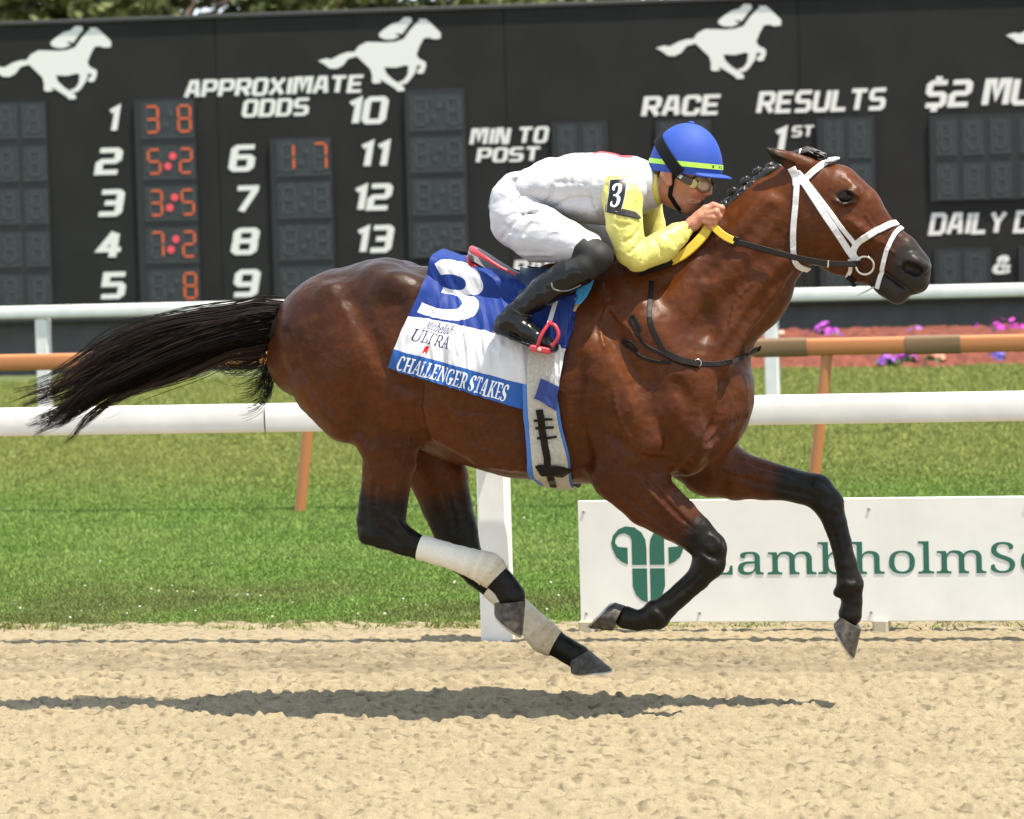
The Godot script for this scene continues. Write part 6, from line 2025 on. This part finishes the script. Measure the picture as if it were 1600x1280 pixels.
			var o := put("number_patch", patch, mat(Color.WHITE, 0.4, {"albedo_texture": ImageTexture.create_from_image(img), "cull_mode": BaseMaterial3D.CULL_DISABLED}), t)
			put("elastic_band", girt(sl, [Vector3(0.408, 1.66, 0.25), Vector3(0.434, 1.653, 0.26), Vector3(0.463, 1.646, 0.26), Vector3(0.49, 1.639, 0.25), Vector3(0.51, 1.632, 0.22)], 0.023, 0.003, 0.002), tri(mat(Color(0.03, 0.026, 0.024), 0.7, {"albedo_texture": speckle(222, 0.1, 0.5, 1.0)}), 0.05), o)
	# white breeches
	var br := Field.new()
	br.chain([0.062, 1.701, 0, 0.076, 0.15, 0, 0.073, 1.659, 0, 0.089, 0.165, 0, 0.127, 1.721, 0, 0.063, 0.145, 0], 0.03)
	br.pair([0.083, 1.628, 0.09, 0.088, 0.085, 0, 0.17, 1.583, 0.165, 0.092, 0.085, 0, 0.269, 1.558, 0.222, 0.071, 0.072, 0, 0.337, 1.536, 0.25, 0.054, 0.063, 0], 0.03)
	br.chain([0.057, 1.761, 0, 0.021, 0.11, 0, 0.089, 1.772, 0, 0.017, 0.12, 0], 0.02)
	br.seg(Vector3(0.046, 1.614, 0.1), Vector3(0.183, 1.657, 0.22), 0.006, 0.006, 0.05, 0.04, 0.03, 1.0)
	br.relief([Vector3(0.176, 1.678, 0.14), Vector3(0.133, 1.65, 0.18), Vector3(0.085, 1.614, 0.18), Vector3(0.045, 1.573, 0.14)], 0.007, -0.006, 0.008)
	br.relief([Vector3(0.194, 1.657, 0.17), Vector3(0.17, 1.624, 0.2), Vector3(0.148, 1.605, 0.22), Vector3(0.135, 1.58, 0.22)], 0.006, -0.005, 0.007)
	br.relief([Vector3(0.053, 1.615, 0.17), Vector3(0.086, 1.593, 0.19), Vector3(0.114, 1.585, 0.2)], 0.006, -0.004, 0.007)
	br.relief([Vector3(0.083, 1.685, 0.16), Vector3(0.111, 1.709, 0.17), Vector3(0.152, 1.728, 0.16)], 0.006, -0.005, 0.007)
	br.relief([Vector3(0.346, 1.567, 0.29), Vector3(0.334, 1.535, 0.3), Vector3(0.305, 1.507, 0.28)], 0.006, -0.005, 0.007)
	br.relief([Vector3(0.373, 1.563, 0.3), Vector3(0.363, 1.526, 0.32), Vector3(0.338, 1.494, 0.3)], 0.005, -0.004, 0.006)
	br.relief([Vector3(0.048, 1.531, 0.12), Vector3(0.141, 1.518, 0.2), Vector3(0.242, 1.516, 0.26)], 0.006, 0.003, 0.007)
	br.fold = creases(231, 3.6)
	br.fold_scale = Vector3(0.8, 1.5, 1.0)
	br.fold_size = -0.005
	put("breeches", nets(br, 0.006, flat_paint(Color(0.51, 0.51, 0.545))), silk, t)
	for far in [false, true]:
		put("waistband", girt(br, [Vector3(0.111, 1.775, 0.11), Vector3(0.134, 1.76, 0.14), Vector3(0.15, 1.741, 0.15), Vector3(0.162, 1.72, 0.15)], 0.013, 0.003, 0.004, 5, null, far), mat(Color(0.02, 0.02, 0.02), 0.6), t)
	# boots and knee patches
	var gloss := mat(Color(0.006, 0.006, 0.0065), 0.22, {"metallic_specular": 0.42, "normal_enabled": true, "normal_texture": speckle(241, 0.012, 0, 1, 3, 512, true, 5.0), "normal_scale": 0.5})
	tri(gloss, 0.35)
	for s in [1.0, -1.0]:
		var knee := Field.new()
		knee.chain([0.342, 1.528, 0.255, 0.054, 0.066, 0, 0.383, 1.505, 0.272, 0.049, 0.06, 0, 0.347, 1.475, 0.285, 0.047, 0.055, 0, 0.297, 1.452, 0.292, 0.047, 0.052, 0], 0.03)
		var boot := Field.new()
		boot.chain([0.331, 1.461, 0.292, 0.045, 0.05, 0, 0.272, 1.44, 0.295, 0.052, 0.052, 0, 0.202, 1.395, 0.303, 0.048, 0.048, 0, 0.143, 1.351, 0.312, 0.037, 0.042, 0, 0.114, 1.327, 0.316, 0.034, 0.04, 0], 0.02)
		boot.chain([0.114, 1.323, 0.316, 0.035, 0.04, 0, 0.081, 1.301, 0.32, 0.031, 0.036, 0, 0.07, 1.289, 0.32, 0.027, 0.034, 0], 0.015)
		boot.chain([0.106, 1.301, 0.32, 0.037, 0.038, 0, 0.157, 1.273, 0.326, 0.035, 0.04, 0, 0.203, 1.246, 0.332, 0.025, 0.04, 0, 0.241, 1.225, 0.335, 0.016, 0.034, 0], 0.02)
		boot.chain([0.055, 1.281, 0.322, 0.01, 0.034, 0, 0.105, 1.258, 0.322, 0.01, 0.034, 0], 0.006)
		boot.chain([0.106, 1.256, 0.325, 0.008, 0.036, 0, 0.186, 1.224, 0.332, 0.01, 0.042, 0, 0.245, 1.213, 0.335, 0.01, 0.035, 0], 0.006)
		boot.fold = lump(242, 18.0, 2)
		boot.fold_size = 0.003
		for f in [knee, boot]:
			if s < 0:
				for i in f.n:
					f.s[i * 17 + 2] *= -1.0
					f.s[i * 17 + 5] *= -1.0
				var z: float = f.hi.z
				f.hi.z = -f.lo.z
				f.lo.z = -z
		var bo := put("boot", nets(boot, 0.005, flat_paint(Color.WHITE)), gloss, t)
		put("knee_patch", nets(knee, 0.006, flat_paint(Color.WHITE)), tri(mat(Color(0.009, 0.0088, 0.009), 0.7, {"albedo_texture": speckle(243, 0.06, 0.7, 1.0)}), 0.2), t)
		if s > 0:
			put("seam", girt(boot, [Vector3(0.244, 1.428, 0.34), Vector3(0.252, 1.407, 0.345), Vector3(0.29, 1.402, 0.345), Vector3(0.333, 1.419, 0.34)], 0.004, 0.002, 0.001), mat(Color(0.2, 0.2, 0.2), 0.4), bo)
			put("seam", girt(boot, [Vector3(0.114, 1.349, 0.35), Vector3(0.139, 1.332, 0.355), Vector3(0.177, 1.323, 0.355)], 0.005, 0.003, 0.001), mat(Color(0.02, 0.02, 0.02), 0.2), bo)
	# helmet with blue silk cover, lime band, black goggle strap
	var hp := Node3D.new()
	hp.name = "helmet"
	t.add_child(hp)
	hp.position = Vector3(0.629, 1.781, 0)
	hp.rotation.z = -0.13
	var blue := tri(mat(Color(0.013, 0.055, 0.345), 0.7, {"normal_enabled": true, "normal_texture": speckle(251, 0.01, 0, 1, 2, 256, true, 4.0), "normal_scale": 0.3}), 0.3)
	var dome := func(a: float, e: float, off := 0.0) -> Vector3:
		var c := cos(e)
		var len := 0.121 + off
		return Vector3(sin(a) * c * len, sin(e) * (0.150 + off), cos(a) * c * (0.104 + off))
	var rings := []
	for j in 15:
		var e := lerpf(-0.10, PI / 2 - 0.02, j / 14.0)
		var ring := PackedVector3Array()
		for k in 48:
			var gore := 1.0 - 0.004 * exp(-pow(sin(TAU * k / 48.0 * 2.0) / 0.09, 2.0))
			var p: Vector3 = (dome as Callable).call(-TAU * k / 48.0, pow(maxf(e, 0.0) / 1.55, 0.93) * 1.55 if e > 0.0 else e) * Vector3(gore, 1, gore)
			if j == 0:
				p *= Vector3(0.985, 1, 0.985)
			ring.append(p)
		rings.append(ring)
	put("cover", loft(rings), blue, hp)
	var button := SphereMesh.new()
	button.radius = 0.010
	button.height = 0.012
	put("button", button, blue, hp, Vector3(0.004, 0.151, 0))
	var band_img := Image.create(1024, 64, false, Image.FORMAT_RGB8)
	band_img.fill(Color(0.66, 0.86, 0.30))
	stamp(band_img, "T G", face_of("Droid Sans", true), Rect2(512 - 118, 14, 100, 38), Color(0.05, 0.1, 0.08))
	var bst := start()
	var bp := []
	var bu := []
	for j in 2:
		for k in 65:
			var a := TAU * k / 64.0 - PI / 2
			bp.append((dome as Callable).call(a, 0.06 + 0.105 * (1 - j), 0.0022))
			bu.append(Vector2(k / 64.0, j))
	sheet(bp, bu, 65, bst)
	bst.generate_normals()
	put("lime_band", bst.commit(), mat(Color.WHITE, 0.5, {"albedo_texture": ImageTexture.create_from_image(band_img), "cull_mode": BaseMaterial3D.CULL_DISABLED}), hp)
	var brim := []
	for k in 21:
		var a := PI / 2 + lerpf(-1.15, 1.15, k / 20.0)
		var p: Vector3 = (dome as Callable).call(a, -0.06, -0.004)
		var out := Vector3(sin(a), 0, cos(a))
		var reach := 0.034 * pow(cos((a - PI / 2) / 1.15 * PI * 0.5), 0.7) + 0.004
		brim.append(PackedVector3Array([p + Vector3(0, 0.004, 0), p + out * reach * 0.7 + Vector3(0, -0.001, 0), p + out * reach + Vector3(0, -0.006, 0), p + out * reach + Vector3(0, -0.011, 0), p + out * reach * 0.7 + Vector3(0, -0.006, 0), p + Vector3(0, -0.004, 0)]))
	put("brim", loft(brim), blue, hp)
	# goggle strap over the cover, goggles, chin strap
	var gs := []
	var gn := []
	for side in [1.0, -1.0]:
		var over := [[0.02, -0.10], [-0.18, 0.05], [-0.50, 0.30], [-0.85, 0.50], [-1.2, 0.62], [-PI / 2, 0.66]]
		if side < 0.0:
			over.reverse()
			over.pop_front()
		for q in over:
			var p: Vector3 = (dome as Callable).call(q[0], q[1], 0.004)
			gs.append(p * Vector3(1, 1, side))
	gs = curve(gs, 5)
	for p in gs:
		gn.append((p * Vector3(1.0, 0.7, 1.2)).normalized())
	var elastic := mat(Color(0.007, 0.007, 0.0075), 0.7, {"metallic_specular": 0.25})
	put("goggle_strap", strap(gs, gn, 0.038, 0.003), elastic, hp)
	var gogs := Node3D.new()
	gogs.name = "goggles"
	t.add_child(gogs)
	var rim := start()
	var lens := start()
	for s in [1.0, -1.0]:
		var loop := []
		for k in 17:
			var a := TAU * k / 16.0
			var c := Vector3(0.695, 1.731, 0.034)
			loop.append(Vector3(c.x + 0.020 * cos(a) - 0.006 * sin(a) - 0.010 * absf(sin(a * 0.5)), c.y + 0.026 * sin(a) - 0.004 * cos(a), s * (c.z + 0.032 - 0.034 * (0.5 + 0.5 * cos(a)))))
		tube(loop, [0.0042], 8, rim)
		var mid := Vector3.ZERO
		for k in 16:
			mid += loop[k] / 16.0
		mid += Vector3(0.010, 0, s * 0.010)
		for k in 16:
			for p in ([loop[k], mid, loop[k + 1]] if s > 0 else [loop[k], loop[k + 1], mid]):
				lens.add_vertex(p)
	rim.generate_normals()
	lens.generate_normals()
	put("goggle_rim", rim.commit(), mat(Color(0.10, 0.075, 0.05), 0.25), gogs)
	put("goggle_lens", lens.commit(), mat(Color(0.85, 0.68, 0.36, 0.34), 0.05, {"transparency": BaseMaterial3D.TRANSPARENCY_ALPHA, "cull_mode": BaseMaterial3D.CULL_DISABLED}), gogs)
	var vent := CylinderMesh.new()
	vent.top_radius = 0.0145
	vent.bottom_radius = 0.0155
	vent.height = 0.010
	put("goggle_vent", vent, mat(Color(0.42, 0.30, 0.10), 0.3, {"metallic": 0.5}), gogs, Vector3(0.664, 1.732, 0.068), Vector3(PI / 2 - 0.1, 0.0, 0.0))
	put("goggle_skirt", strap([Vector3(0.615, 1.763, 0.079), Vector3(0.635, 1.75, 0.077), Vector3(0.655, 1.739, 0.071), Vector3(0.677, 1.73, 0.058)], [Vector3(0.3, 0, 1)], 0.024, 0.005), mat(Color(0.05, 0.04, 0.03), 0.4), gogs)
	put("strap_clip", box_mesh(Vector3(0.018, 0.016, 0.006), 0.002), mat(Color(0.55, 0.55, 0.52), 0.3, {"metallic": 0.8}), gogs, Vector3(0.624, 1.758, 0.085), Vector3(0, 0, -0.6))
	put("chin_strap", strap([Vector3(0.602, 1.773, 0.08), Vector3(0.594, 1.728, 0.072), Vector3(0.586, 1.695, 0.06), Vector3(0.605, 1.657, 0.036), Vector3(0.619, 1.638, 0)], [Vector3(0, 0, 1), Vector3(0, 0, 1), Vector3(-0.1, -0.3, 1), Vector3(0, -0.7, 0.8), Vector3(0, -1, 0.1)], 0.015, 0.003), elastic, t)


func _ready() -> void:
	camera_and_light()
	grain.seed = 5
	grain.frequency = 0.05
	for step in [build_ground, tote_board, flower_bed, trees, fences, sponsor_sign, build_horse, saddlecloth, tack, saddle, rider]:
		(step as Callable).call()
